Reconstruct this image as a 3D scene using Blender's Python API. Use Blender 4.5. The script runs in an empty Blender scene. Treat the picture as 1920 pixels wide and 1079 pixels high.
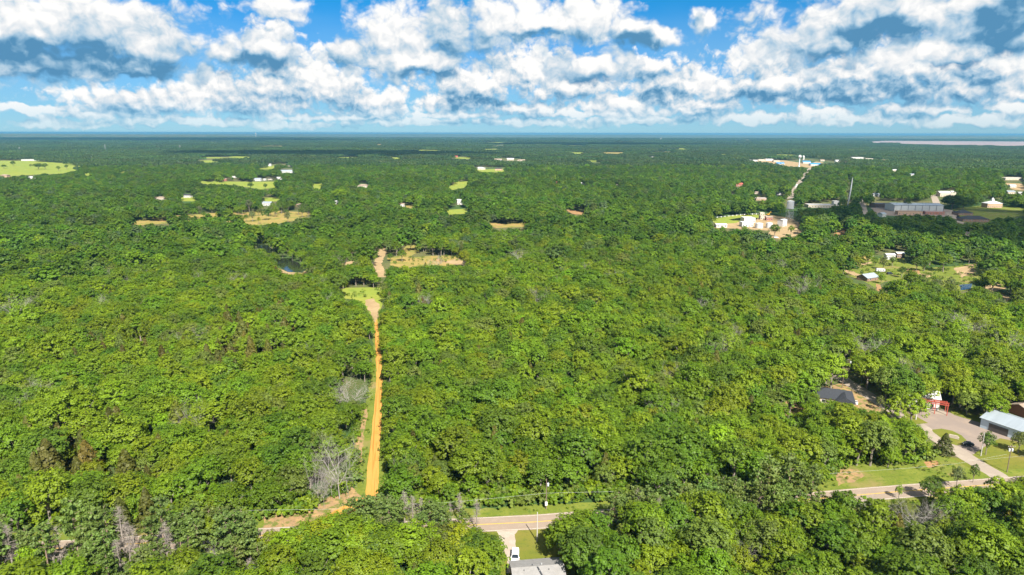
import bpy, bmesh, math, random
import numpy as np
from mathutils import Vector, Matrix

SC = bpy.context.scene
COL = SC.collection
RAD = math.radians

# ------------------------------------------------------------------ camera
CAM_H = 108.0
PITCH = 12.76
ROLL = 0.11
cd = bpy.data.cameras.new('camera')
cd.sensor_width = 36.0
cd.lens = 24.0
cd.clip_start = 0.5
cd.clip_end = 200000.0
cam = bpy.data.objects.new('camera', cd)
COL.objects.link(cam)
CAM_R = Matrix.Rotation(RAD(90 - PITCH), 3, 'X') @ Matrix.Rotation(RAD(ROLL), 3, 'Z')
cam.matrix_world = Matrix.Translation((0, 0, CAM_H)) @ CAM_R.to_4x4()
SC.camera = cam
F = 1280.0
RM = np.array(CAM_R)

def ray(u, v):
    """direction through photograph pixel (u, v)"""
    d = RM @ np.array([(u - 960.0) / F, -(v - 539.5) / F, -1.0])
    return d / np.linalg.norm(d)

def P(u, v, z=0.0):
    """point at height z seen at photograph pixel (u, v)"""
    d = ray(u, v)
    t = (z - CAM_H) / d[2]
    return (d[0] * t, d[1] * t)

def proj(pts):
    """world points (n,3) -> photograph pixels, depth"""
    q = (np.asarray(pts, float) - np.array([0, 0, CAM_H])) @ RM
    dep = -q[:, 2]
    s = np.where(dep > 1.0, dep, 1.0)
    return 960.0 + F * q[:, 0] / s, 539.5 - F * q[:, 1] / s, dep

def mpp(u, v):
    """metres per photograph pixel at the ground seen at (u, v)"""
    x, y = P(u, v)
    _, _, d = proj([(x, y, 0)])
    return float(d[0]) / F

# ------------------------------------------------------------------ light
SUN_EL, SUN_AZ = 45.0, 18.6          # sun behind the camera, a little to the right
SX = math.sin(RAD(SUN_AZ)) * math.cos(RAD(SUN_EL))
SY = -math.cos(RAD(SUN_AZ)) * math.cos(RAD(SUN_EL))
SZ = math.sin(RAD(SUN_EL))
sd = bpy.data.lights.new('sun', 'SUN')
sd.energy = 5.0
sd.angle = RAD(0.53)
sd.color = (1.0, 0.95, 0.86)
sun = bpy.data.objects.new('sun', sd)
COL.objects.link(sun)
sun.location = (200, -400, 600)
sun.rotation_euler = Vector((SX, SY, SZ)).to_track_quat('Z', 'Y').to_euler()

SC.view_settings.view_transform = 'Standard'
SC.view_settings.look = 'None'
SC.view_settings.gamma = 1.0
SC.view_settings.use_curve_mapping = False
SC.view_settings.exposure = 1.28

SC.render.engine = 'CYCLES'
cy = SC.cycles
cy.max_bounces = 5
cy.diffuse_bounces = 4
cy.glossy_bounces = 2
cy.transmission_bounces = 2
cy.volume_bounces = 1
cy.transparent_max_bounces = 4
cy.caustics_reflective = False
cy.caustics_refractive = False
cy.use_adaptive_sampling = True
cy.adaptive_threshold = 0.02
cy.use_denoising = True
cy.sample_clamp_indirect = 4.0
# ------------------------------------------------------------------ world: blue sky with cumulus
class NT:
    """small helper to write node trees as expressions"""
    def __init__(s, tree): s.t = tree
    def n(s, kind, **kw):
        nd = s.t.nodes.new(kind)
        for k, v in kw.items(): setattr(nd, k, v)
        return nd
    def put(s, sock, v):
        if hasattr(v, 'node'): s.t.links.new(v, sock)
        elif v is not None: sock.default_value = v
    def m(s, op, a, b=None, c=None, clamp=False):
        nd = s.n('ShaderNodeMath', operation=op, use_clamp=clamp)
        for i, x in enumerate((a, b, c)):
            if x is not None: s.put(nd.inputs[i], x)
        return nd.outputs[0]
    def v(s, op, a, b=None, c=None, scale=None):
        nd = s.n('ShaderNodeVectorMath', operation=op)
        for i, x in enumerate((a, b, c)):
            if x is not None: s.put(nd.inputs[i], x)
        if scale is not None: s.put(nd.inputs['Scale'], scale)
        return nd.outputs['Value'] if op in ('LENGTH', 'DOT_PRODUCT', 'DISTANCE') else nd.outputs[0]
    def step(s, x, lo, hi, a=0.0, b=1.0):
        nd = s.n('ShaderNodeMapRange', interpolation_type='SMOOTHSTEP')
        s.put(nd.inputs[0], x)
        for i, y in enumerate((lo, hi, a, b)): s.put(nd.inputs[i + 1], y)
        return nd.outputs[0]
    def lin(s, x, lo, hi, a=0.0, b=1.0):
        nd = s.n('ShaderNodeMapRange'); nd.clamp = True
        s.put(nd.inputs[0], x)
        for i, y in enumerate((lo, hi, a, b)): s.put(nd.inputs[i + 1], y)
        return nd.outputs[0]
    def mix(s, f, a, b, kind='MIX'):
        nd = s.n('ShaderNodeMix', data_type='RGBA', blend_type=kind)
        s.put(nd.inputs[0], f); s.put(nd.inputs[6], a); s.put(nd.inputs[7], b)
        return nd.outputs[2]
    def noise(s, vec, scale, detail=4, rough=0.55, out=0, **kw):
        nd = s.n('ShaderNodeTexNoise', **kw)
        s.put(nd.inputs['Vector'], vec)
        nd.inputs['Scale'].default_value = scale
        nd.inputs['Detail'].default_value = detail
        nd.inputs['Roughness'].default_value = rough
        return nd.outputs[out]
    def ramp(s, x, stops):
        nd = s.n('ShaderNodeValToRGB')
        e = nd.color_ramp.elements
        while len(e) < len(stops): e.new(0.5)
        for k, (p, c) in enumerate(stops):
            e[k].position = p; e[k].color = tuple(c) + (1.0,) if len(c) == 3 else c
        s.put(nd.inputs[0], x)
        return nd.outputs[0]

def azel(u, v):
    d = ray(u, v)
    return math.atan2(d[0], d[1]) * 1280.0, math.asin(d[2]) * 1280.0

# cumulus seen in the photograph: centre pixel and half sizes, turned into azimuth and elevation
FAR_CLOUDS = [
    (85,228,24,9),(275,192,125,24),(390,170,60,28),(300,224,75,8),(470,190,80,30),(500,165,70,40),(505,75,45,32),(520,125,65,45),
    (585,150,60,50),(700,192,80,26),(640,165,60,36),(455,205,30,14),(880,160,90,34),(860,190,70,18),(990,130,90,44),
    (1070,165,110,22),(1240,172,60,40),(1290,160,55,36),(1180,195,100,18),(1210,125,55,22),(1360,170,40,20),(1480,160,130,32),
    (1440,110,70,36),(1560,150,90,36),(1600,170,150,24),(1690,125,70,48),(1725,202,75,11),(1540,210,50,8),(1850,140,90,44),
    (1800,170,120,18),(1905,205,40,10),(1290,212,90,7),(1090,214,150,7),(860,216,130,6),(650,222,140,6),(200,215,90,6),
    (150,234,90,7),(420,230,100,8),(560,236,90,7),(760,230,130,8),(1000,230,130,9),(1200,226,110,10),(1400,222,120,10),(1600,224,130,9),(1820,226,130,10),(1330,200,60,12),(1000,205,80,12),(700,210,70,10),(60,205,60,8)]
NEAR_CLOUDS = [
    (730,75,62,62),(770,112,110,28),(650,100,45,26),(850,60,90,50),(960,40,110,50),(1090,40,80,44),(1170,55,55,22),(1110,125,75,30),
    (1240,70,50,16),(1320,40,24,20),(20,50,190,70),(200,40,130,48),(270,75,80,34),(120,122,210,22),(250,138,60,11),
    (512,14,55,24),(1720,30,240,48),(1540,70,110,46),(1890,30,110,62),(1810,85,130,26),(490,95,75,26),(430,105,45,14)]
DARK_PARTS = [
    (110,118,230,26),(60,98,170,26),(265,138,70,14),(810,138,85,14),(1185,75,75,16),(1900,45,70,40),(1890,80,90,20),(1640,165,190,22),
    (1640,60,90,26),(1310,42,24,20),(490,115,75,20),(1240,180,90,12),(1470,180,150,14),(905,195,150,10),(1000,60,60,12),(1800,140,90,22)]

def cloud_field(name, blobs):
    g = bpy.data.node_groups.new(name, 'ShaderNodeTree')
    g.interface.new_socket('AE', in_out='INPUT', socket_type='NodeSocketVector')
    g.interface.new_socket('Value', in_out='OUTPUT', socket_type='NodeSocketFloat')
    t = NT(g)
    gi = g.nodes.new('NodeGroupInput'); go = g.nodes.new('NodeGroupOutput')
    p = gi.outputs[0]
    acc = None
    for (u, v, w, h) in blobs:
        a, e = azel(u, v)
        q = t.v('MULTIPLY_ADD', p, (1.0 / w, 1.0 / h, 0), (-a / w, -e / h, 0))
        x = t.m('SUBTRACT', 1.0, t.v('LENGTH', q))
        acc = x if acc is None else t.m('SMOOTH_MAX', acc, x, 0.3)
    t.put(go.inputs[0], acc)
    return g

def make_world():
    w = bpy.data.worlds.new('World'); SC.world = w; w.use_nodes = True
    w.cycles.sampling_method = 'MANUAL'; w.cycles.sample_map_resolution = 256
    tr = w.node_tree; tr.nodes.clear(); t = NT(tr)
    EX = 2.0 ** -SC.view_settings.exposure
    tc = t.n('ShaderNodeTexCoord').outputs['Generated']
    sky = t.n('ShaderNodeTexSky', sky_type='NISHITA', sun_disc=False)
    sky.sun_elevation = RAD(SUN_EL)
    sky.sun_rotation = RAD(180.0 - SUN_AZ)
    sky.altitude = 100; sky.air_density = 1.0; sky.dust_density = 0.0; sky.ozone_density = 3.0
    d = t.v('NORMALIZE', tc)
    s = t.n('ShaderNodeSeparateXYZ'); t.put(s.inputs[0], d)
    x, y, z = s.outputs
    az = t.m('MULTIPLY', t.m('ARCTAN2', x, y), 1280.0)
    el = t.m('MULTIPLY', t.m('ARCSINE', z), 1280.0)
    c = t.n('ShaderNodeCombineXYZ'); t.put(c.inputs[0], az); t.put(c.inputs[1], el)
    ae = c.outputs[0]
    hs = t.n('ShaderNodeHueSaturation'); hs.inputs['Saturation'].default_value = SKY_SAT
    hs.inputs['Hue'].default_value = SKY_HUE
    t.put(hs.inputs['Color'], t.v('MULTIPLY', sky.outputs[0], t.mix(t.step(el, 110, 330), SKY_LOW + (1,), SKY_TINT + (1,))))
    blue = t.v('SCALE', hs.outputs[0], scale=SKY_STRENGTH)
    # thin milky veil low in the sky
    veil = t.m('MULTIPLY', t.step(el, 60, 300, 0.55, 0.0), t.step(t.noise(t.v('MULTIPLY', ae, (1.0, 3.0, 0)), 0.004, 3, 0.5, noise_dimensions='2D'), 0.3, 0.7, 0.6, 1.0))
    blue = t.mix(veil, blue, tuple(k * EX for k in (0.30, 0.60, 0.80)) + (1.0,))

    def call(g, vec):
        nd = t.n('ShaderNodeGroup'); nd.node_tree = g
        t.put(nd.inputs[0], vec); return nd.outputs[0]

    def tint(lit):
        stops = [(0.0, (0.10, 0.29, 0.50)), (0.2, (0.21, 0.42, 0.62)), (0.42, (0.42, 0.60, 0.76)), (0.6, (0.62, 0.73, 0.82)), (0.78, (0.84, 0.87, 0.90)), (1.0, (1.03, 1.02, 1.0))]
        return t.ramp(lit, [(p, tuple(k * EX for k in c)) for p, c in stops])

    def detail(vec, size):
        vo = t.n('ShaderNodeTexVoronoi', feature='F1', voronoi_dimensions='2D', normalize=True)
        t.put(vo.inputs['Vector'], vec)
        vo.inputs['Scale'].default_value = 0.028 / size; vo.inputs['Detail'].default_value = 2.2
        vo.inputs['Roughness'].default_value = 0.5; vo.inputs['Lacunarity'].default_value = 2.3
        b = t.noise(vec, 0.017 / size, 6, 0.56, noise_dimensions='2D')
        a = t.m('MULTIPLY', t.m('SUBTRACT', 0.42, vo.outputs['Distance']), 2.0)
        return t.m('ADD', a, t.m('MULTIPLY', t.m('SUBTRACT', b, 0.5), 1.7)), b

    def layer(col, g, off, size, rim, seed, dk, glow):
        wn = t.n('ShaderNodeTexNoise', noise_dimensions='2D')
        t.put(wn.inputs['Vector'], t.v('ADD', ae, (seed * 517.0, seed * 133.0, 0)))
        wn.inputs['Scale'].default_value = 0.024 / size; wn.inputs['Detail'].default_value = 2
        wv = t.v('SUBTRACT', wn.outputs['Color'], (0.5, 0.5, 0.5))
        warp = t.v('MULTIPLY_ADD', wv, (46 * size, 30 * size, 0), ae)
        cw = t.v('MULTIPLY_ADD', wv, (22 * size, 22 * size, 0), t.v('MULTIPLY_ADD', ae, (1.0, 1.15, 0), (seed * 517.0, seed * 133.0, 0)))
        d0, n0 = detail(cw, size)
        d1, _ = detail(t.v('ADD', cw, (off[0], off[1], 0)), size)
        b0 = call(g, warp); b1 = call(g, t.v('ADD', warp, (off[0], off[1] * 1.6, 0)))
        f0 = t.m('ADD', t.m('SUBTRACT', b0, -0.12), t.m('MULTIPLY', d0, 0.8))
        alpha = t.step(f0, 0.0, rim)
        relief = t.m('ADD', t.m('MULTIPLY', t.m('SUBTRACT', b0, b1), 0.55), t.m('MULTIPLY', t.m('SUBTRACT', d0, d1), 0.50))
        lit = t.m('ADD', t.m('ADD', glow, relief), t.m('MULTIPLY', dk, -0.68))
        lit = t.m('ADD', lit, t.m('MULTIPLY', t.m('SUBTRACT', t.noise(cw, 0.009 / size, 3, 0.5, noise_dimensions='2D'), 0.52), 1.3))
        # air between: low clouds fade into the sky colour
        fade = t.step(el, 0, 60, 0.4, 1.0)
        return t.mix(t.m('MULTIPLY', alpha, fade), col, tint(lit))

    # clouds in the part of the sky that the photograph shows
    gf = cloud_field('far_cumulus', FAR_CLOUDS)
    gn = cloud_field('near_cumulus', NEAR_CLOUDS)
    gd = cloud_field('dark_bases', DARK_PARTS)
    dw = t.n('ShaderNodeTexNoise', noise_dimensions='2D'); t.put(dw.inputs['Vector'], ae)
    dw.inputs['Scale'].default_value = 0.018; dw.inputs['Detail'].default_value = 5
    dkv = call(gd, t.v('MULTIPLY_ADD', t.v('SUBTRACT', dw.outputs['Color'], (0.5, 0.5, 0.5)), (90, 50, 0), ae))
    dark = t.step(dkv, -0.05, 0.75)
    c1 = layer(blue, gf, (4.0, 9.0), 0.66, 0.62, 1.0, t.m('MULTIPLY', dark, 0.6), 0.70)
    c2 = layer(c1, gn, (6.0, 14.0), 1.0, 0.72, 2.0, dark, 0.62)
    bg = t.n('ShaderNodeBackground')
    t.put(bg.inputs[0], t.v('SCALE', c2, scale=1.0 / SKY_STRENGTH)); bg.inputs[1].default_value = SKY_STRENGTH

    # the same broken cumulus goes on round the horizon and overhead
    q = t.v('DIVIDE', d, t.m('ADD', t.m('MAXIMUM', z, 0.0), 0.12))
    n1 = t.noise(q, 1.1, 4, 0.55)
    ga = t.step(n1, 0.43, 0.58)
    gl = t.m('ADD', 0.35, t.m('MULTIPLY', t.noise(q, 2.3, 3, 0.55), 0.8))
    bg2 = t.n('ShaderNodeBackground')
    t.put(bg2.inputs[0], t.v('SCALE', t.mix(ga, blue, tint(gl)), scale=1.0 / SKY_STRENGTH)); bg2.inputs[1].default_value = SKY_STRENGTH
    inside = t.m('MULTIPLY', t.step(t.m('ABSOLUTE', az), 900, 1000, 1.0, 0.0), t.step(el, 265, 330, 1.0, 0.0))
    inside = t.m('MULTIPLY', inside, t.m('GREATER_THAN', el, -12.0))
    mx = t.n('ShaderNodeMixShader')
    t.put(mx.inputs[0], inside); t.put(mx.inputs[1], bg2.outputs[0]); t.put(mx.inputs[2], bg.outputs[0])
    out = t.n('ShaderNodeOutputWorld'); t.put(out.inputs[0], mx.outputs[0])

SKY_STRENGTH = 0.05
SKY_TINT = (0.19, 0.66, 0.88)      # clear deep azure above
SKY_LOW = (0.35, 0.585, 0.93)
SKY_SAT = 1.15
SKY_HUE = 0.50
make_world()
# ------------------------------------------------------------------ helpers
def tag(o, label=None, cat=None, group=None, kind=None):
    if label: o['label'] = label
    if cat: o['category'] = cat
    if group: o['group'] = group
    if kind: o['kind'] = kind
    return o

def empty(name, loc, rz=0.0, label=None, cat=None, group=None):
    o = bpy.data.objects.new(name, None)
    o.empty_display_size = 0.5
    COL.objects.link(o)
    o.location = loc; o.rotation_euler = (0, 0, rz)
    return tag(o, label, cat, group)

def mesh_np(name, verts, faces_flat, nper, mats=(), mat_idx=None, smooth=False):
    """mesh from numpy arrays; every face has nper corners"""
    me = bpy.data.meshes.new(name)
    nv, nf = len(verts), len(faces_flat) // nper
    me.vertices.add(nv); me.vertices.foreach_set('co', np.asarray(verts, np.float32).ravel())
    me.loops.add(nf * nper); me.loops.foreach_set('vertex_index', np.asarray(faces_flat, np.int32).ravel())
    me.polygons.add(nf); me.polygons.foreach_set('loop_start', np.arange(0, nf * nper, nper, dtype=np.int32))
    for m in mats: me.materials.append(m)
    if mat_idx is not None: me.polygons.foreach_set('material_index', np.asarray(mat_idx, np.int32))
    if smooth: me.polygons.foreach_set('use_smooth', np.ones(nf, bool))
    me.update(calc_edges=True)
    return me

class MB:
    """collects simple shapes into one mesh"""
    def __init__(s): s.v = []; s.f = []
    def add(s, vs, fs):
        b = len(s.v); s.v += [tuple(p) for p in vs]; s.f += [tuple(i + b for i in f) for f in fs]; return s
    def box(s, x0, x1, y0, y1, z0, z1):
        return s.add([(x0,y0,z0),(x1,y0,z0),(x1,y1,z0),(x0,y1,z0),(x0,y0,z1),(x1,y0,z1),(x1,y1,z1),(x0,y1,z1)],
                     [(0,3,2,1),(4,5,6,7),(0,1,5,4),(1,2,6,5),(2,3,7,6),(3,0,4,7)])
    def tube(s, p, q, r0, r1, n=8, cap=True):
        p, q = Vector(p), Vector(q); d = (q - p)
        if d.length < 1e-6: return s
        d.normalize(); a = d.orthogonal().normalized(); b = d.cross(a)
        vs = []
        for c, r in ((p, r0), (q, r1)):
            for k in range(n):
                t = 2 * math.pi * k / n
                vs.append(c + a * (r * math.cos(t)) + b * (r * math.sin(t)))
        fs = [(k, (k + 1) % n, n + (k + 1) % n, n + k) for k in range(n)]
        if cap: fs += [tuple(range(n - 1, -1, -1)), tuple(range(n, 2 * n))]
        return s.add(vs, fs)
    def lathe(s, prof, c=(0, 0), n=20):
        vs = []; fs = []
        for (r, z) in prof:
            for k in range(n):
                t = 2 * math.pi * k / n
                vs.append((c[0] + r * math.cos(t), c[1] + r * math.sin(t), z))
        for i in range(len(prof) - 1):
            for k in range(n):
                fs.append((i * n + k, i * n + (k + 1) % n, (i + 1) * n + (k + 1) % n, (i + 1) * n + k))
        fs.append(tuple(range(n - 1, -1, -1))); m = (len(prof) - 1) * n; fs.append(tuple(range(m, m + n)))
        return s.add(vs, fs)
    def prism(s, poly, y0, y1):
        """polygon in x,z extruded along y"""
        n = len(poly)
        vs = [(x, y0, z) for x, z in poly] + [(x, y1, z) for x, z in poly]
        fs = [(k, (k + 1) % n, n + (k + 1) % n, n + k) for k in range(n)] + [tuple(range(n - 1, -1, -1)), tuple(range(n, 2 * n))]
        return s.add(vs, fs)
    def mesh(s, name, mat, smooth=False, bevel=0.0):
        me = bpy.data.meshes.new(name); me.from_pydata(s.v, [], s.f)
        bm = bmesh.new(); bm.from_mesh(me)
        if bevel > 0:
            bmesh.ops.bevel(bm, geom=list(bm.edges), offset=bevel, segments=2, affect='EDGES', clamp_overlap=True)
        bmesh.ops.recalc_face_normals(bm, faces=bm.faces); bm.to_mesh(me); bm.free()
        me.materials.append(mat)
        if smooth:
            for p in me.polygons: p.use_smooth = True
        return me
    def build(s, name, mat, parent=None, smooth=False, bevel=0.0):
        o = bpy.data.objects.new(name, s.mesh(name, mat, smooth, bevel)); COL.objects.link(o)
        if parent: o.parent = parent
        return o

def place(name, me, parent=None, loc=(0, 0, 0)):
    o = bpy.data.objects.new(name, me); COL.objects.link(o); o.location = loc
    if parent: o.parent = parent
    return o

# ------------------------------------------------------------------ materials
MATS = {}
def new_mat(name):
    m = bpy.data.materials.new(name); m.use_nodes = True; m.node_tree.nodes.clear(); MATS[name] = m
    return m, NT(m.node_tree)

def finish(t, shader):
    o = t.n('ShaderNodeOutputMaterial'); t.put(o.inputs[0], shader)

def bsdf(t, col, rough=0.8, spec=0.3, metal=0.0):
    b = t.n('ShaderNodeBsdfPrincipled')
    t.put(b.inputs['Base Color'], col if hasattr(col, 'node') else tuple(col) + (1.0,))
    t.put(b.inputs['Roughness'], rough); b.inputs['Metallic'].default_value = metal
    b.inputs['Specular IOR Level'].default_value = spec
    return b

def plain(name, col, rough=0.7, var=0.18, scale=1.5, spec=0.3, metal=0.0, stretch=(1, 1, 1), grime=0.0):
    """one colour with blotchy variation, for built things"""
    m, t = new_mat(name)
    pos = t.v('MULTIPLY', t.n('ShaderNodeTexCoord').outputs['Object'], stretch)
    n = t.noise(pos, scale, 5, 0.6)
    k = t.lin(n, 0.25, 0.75, 1 - var, 1 + var)
    c = t.v('SCALE', tuple(col), scale=k)
    if grime:
        g = t.step(t.noise(pos, scale * 0.35, 6, 0.65), 0.5, 0.75, 0, grime)
        c = t.mix(g, c, (0.12, 0.09, 0.06, 1))
    finish(t, bsdf(t, c, rough, spec, metal).outputs[0])
    return m

def ground_mat(name, layers, base, rough=0.95, bump=0.0, turn=0.0):
    """soil and grass: base colour overlaid by noise layers (scale vector, detail, lo, hi, colour)"""
    m, t = new_mat(name)
    pos = t.n('ShaderNodeNewGeometry').outputs['Position']
    if turn:
        vr = t.n('ShaderNodeVectorRotate', rotation_type='Z_AXIS'); t.put(vr.inputs['Vector'], pos); vr.inputs['Angle'].default_value = turn; pos = vr.outputs[0]
    c = tuple(base) + (1.0,)
    for k, (sc, det, lo, hi, colr) in enumerate(layers):
        q = t.v('MULTIPLY_ADD', pos, sc if isinstance(sc, tuple) else (sc, sc, sc), (k * 31.7, k * 17.3, 0))
        f = t.step(t.noise(q, 1.0, det, 0.6), lo, hi)
        c = t.mix(f, c, tuple(colr) + (1.0,))
    b = bsdf(t, c, rough, 0.1)
    if bump:
        bp = t.n('ShaderNodeBump'); bp.inputs['Strength'].default_value = bump; bp.inputs['Distance'].default_value = 0.3
        t.put(bp.inputs['Height'], t.noise(pos, 1.5, 4, 0.6)); t.put(b.inputs['Normal'], bp.outputs[0])
    finish(t, b.outputs[0])
    return m

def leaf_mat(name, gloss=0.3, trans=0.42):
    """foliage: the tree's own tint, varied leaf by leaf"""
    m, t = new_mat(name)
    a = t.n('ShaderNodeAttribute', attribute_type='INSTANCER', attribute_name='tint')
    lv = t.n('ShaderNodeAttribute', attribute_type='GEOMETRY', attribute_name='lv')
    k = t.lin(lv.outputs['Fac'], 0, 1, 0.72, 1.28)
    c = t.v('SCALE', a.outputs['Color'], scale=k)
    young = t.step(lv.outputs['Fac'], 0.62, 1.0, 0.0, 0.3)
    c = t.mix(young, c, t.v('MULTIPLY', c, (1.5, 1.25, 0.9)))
    b = bsdf(t, c, 0.55, gloss)
    tl = t.n('ShaderNodeBsdfTranslucent'); t.put(tl.inputs[0], t.v('MULTIPLY', c, (1.25, 1.2, 0.6)))
    mx = t.n('ShaderNodeMixShader'); mx.inputs[0].default_value = trans
    t.put(mx.inputs[1], b.outputs[0]); t.put(mx.inputs[2], tl.outputs[0])
    finish(t, mx.outputs[0])
    return m

M_LEAF = leaf_mat('foliage')
M_BARK = plain('bark', (0.20, 0.17, 0.14), 0.9, 0.35, 2.0, stretch=(1, 1, 0.3))
M_PINEBARK = plain('pine_bark', (0.24, 0.17, 0.13), 0.9, 0.35, 2.0, stretch=(1, 1, 0.3))
M_DEAD = plain('dead_wood', (0.29, 0.265, 0.235), 0.9, 0.3, 2.0)
M_DEADPINE = plain('dead_pine_wood', (0.24, 0.205, 0.175), 0.9, 0.3, 2.0)
# ------------------------------------------------------------------ tree prototypes
def unit(a): return a / np.maximum(np.linalg.norm(a, axis=1, keepdims=True), 1e-9)

def leaf_quads(C, N, S, rng, aspect=0.8):
    """one quad per leaf cluster: centre, normal, half size"""
    n = len(C)
    T = unit(np.cross(N, rng.normal(size=(n, 3)))); B = np.cross(N, T)
    S = S[:, None]
    v = np.stack([C - T * S - B * S * aspect, C + T * S * .7 - B * S * aspect, C + T * S + B * S * aspect * .7, C - T * S * .6 + B * S * aspect], 1).reshape(-1, 3)
    return v

def oak_leaves(rng, R, H, n_dome, n_clump, n_leaf, size, z0=0.24):
    """billowing oak crown: domes on a flattened ball, leaf clumps on the domes, leaves on the clumps"""
    cz = H * (z0 + (1 - z0) * 0.42); rz = H - cz
    dom = []
    for k in range(n_dome):
        ph = 2.399963 * k + rng.uniform(-.3, .3)
        zz = 1 - (k + .5) / n_dome * 1.25
        rr = math.sqrt(max(0.02, 1 - zz * zz))
        rad = R * rng.uniform(.34, .5)
        dom.append((rr * math.cos(ph) * (R - rad * .75) * rng.uniform(.8, 1.1), rr * math.sin(ph) * (R - rad * .75) * rng.uniform(.8, 1.1), cz + zz * (rz - rad * .7) * rng.uniform(.82, 1.08), rad))
    dom = np.array(dom)
    Cs = []; Ns = []; Lv = []; Ss = []
    ctr = np.array([0, 0, cz - .2 * rz])
    for (x, y, z, rad) in dom:
        dv = rng.uniform(-.08, .08)
        for _ in range(n_clump):
            d = unit(rng.normal(size=(1, 3)))[0]
            if d[2] < -.45: d[2] *= -1
            c = np.array([x, y, z]) + d * rad * rng.uniform(.72, 1.05)
            if c[2] < H * z0: c[2] = H * z0 + rng.uniform(0, .8)
            cr = rad * rng.uniform(.26, .42)
            off = unit(rng.normal(size=(n_leaf, 3))) * (rng.uniform(.35, 1, (n_leaf, 1)) ** .5) * cr
            off[:, 2] *= .75
            out = unit((c - ctr)[None])[0]
            Cs.append(c + off); Ns.append(unit(off / cr * .8 + out * .8 + np.array([0, 0, .45]) + rng.normal(size=(n_leaf, 3)) * .28))
            cv = rng.uniform(-.16, .16)
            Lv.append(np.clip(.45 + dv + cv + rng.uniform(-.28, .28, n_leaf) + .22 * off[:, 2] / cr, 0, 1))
            Ss.append(rng.uniform(.7, 1.25, n_leaf) * size)
    return np.concatenate(Cs), np.concatenate(Ns), np.concatenate(Ss), np.concatenate(Lv)

def cone_leaves(rng, R, H, n, size, z0=.06, power=.8, ragged=.18):
    """cedar: dense narrow cone of upright sprays"""
    h = rng.uniform(0, 1, n) ** 1.25
    ph = rng.uniform(0, 2 * math.pi, n)
    lob = 1 + ragged * np.sin(ph * 5 + h * 21) + rng.normal(size=n) * .1
    r = R * (1 - h) ** power * lob * (rng.uniform(.5, 1, n) ** .4) + .1
    C = np.stack([r * np.cos(ph), r * np.sin(ph), H * (z0 + (1 - z0) * h)], 1)
    N = unit(np.stack([np.cos(ph), np.sin(ph), np.full(n, .55)], 1) + rng.normal(size=(n, 3)) * .5)
    lv = np.clip(.42 + .18 * np.sin(ph * 5 + h * 21) + rng.uniform(-.25, .25, n), 0, 1)
    return C, N, rng.uniform(.7, 1.3, n) * size, lv

def pine_leaves(rng, R, H, n_br, n_leaf, size, z0=.42):
    """pine: tufts of needles on tiers of branches, open between"""
    Cs = []; Ns = []; Ss = []; Lv = []; br = []
    for k in range(n_br):
        h = (k + rng.uniform(0, 1)) / n_br
        ph = 2.399963 * k + rng.uniform(-.5, .5)
        L = R * (math.sin(math.pi * (0.18 + .74 * h)) ** .8) * rng.uniform(.6, 1.1)
        z = H * (z0 + (1 - z0) * h)
        for s in ((.45, .75, 1.0) if L > 1.2 else (.9,)):
            c = np.array([math.cos(ph) * L * s, math.sin(ph) * L * s, min(H, z + .22 * L * s)])
            cr = rng.uniform(.5, .85) * (.8 + .1 * R)
            off = unit(rng.normal(size=(n_leaf, 3))) * cr * rng.uniform(.4, 1, (n_leaf, 1)); off[:, 2] *= .65
            Cs.append(c + off); Ns.append(unit(off + rng.normal(size=(n_leaf, 3)) * .5 + np.array([0, 0, .4])))
            Ss.append(rng.uniform(.7, 1.3, n_leaf) * size)
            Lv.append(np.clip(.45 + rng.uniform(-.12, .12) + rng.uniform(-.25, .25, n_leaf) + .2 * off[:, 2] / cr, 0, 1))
        br.append(((0, 0, z - .2), (math.cos(ph) * L * .9, math.sin(ph) * L * .9, z + .2 * L)))
    return np.concatenate(Cs), np.concatenate(Ns), np.concatenate(Ss), np.concatenate(Lv), br

def oak_trunk(rng, H, R):
    mb = MB(); r = .028 * H
    bend = (rng.uniform(-.4, .4), rng.uniform(-.4, .4))
    p1 = (bend[0], bend[1], H * .32)
    mb.tube((0, 0, -.3), p1, r, r * .75, 7)
    for k in range(6):
        ph = k * 1.05 + rng.uniform(-.4, .4)
        q = (p1[0] + math.cos(ph) * R * .45, p1[1] + math.sin(ph) * R * .45, H * rng.uniform(.52, .68))
        mb.tube(p1, q, r * .5, r * .3, 5, False)
        e = (q[0] + math.cos(ph + .4) * R * .3, q[1] + math.sin(ph + .4) * R * .3, q[2] + H * rng.uniform(.08, .2))
        mb.tube(q, e, r * .3, r * .1, 4, False)
    return mb

def straight_trunk(rng, H, r, top=.96, br=()):
    mb = MB(); lean = (rng.uniform(-.3, .3), rng.uniform(-.3, .3))
    mb.tube((0, 0, -.3), (lean[0], lean[1], H * .5), r, r * .7, 7, False)
    mb.tube((lean[0], lean[1], H * .5), (0, 0, H * top), r * .7, r * .15, 6)
    for a, b in br: mb.tube(a, b, r * .28, r * .08, 4, False)
    return mb

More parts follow.
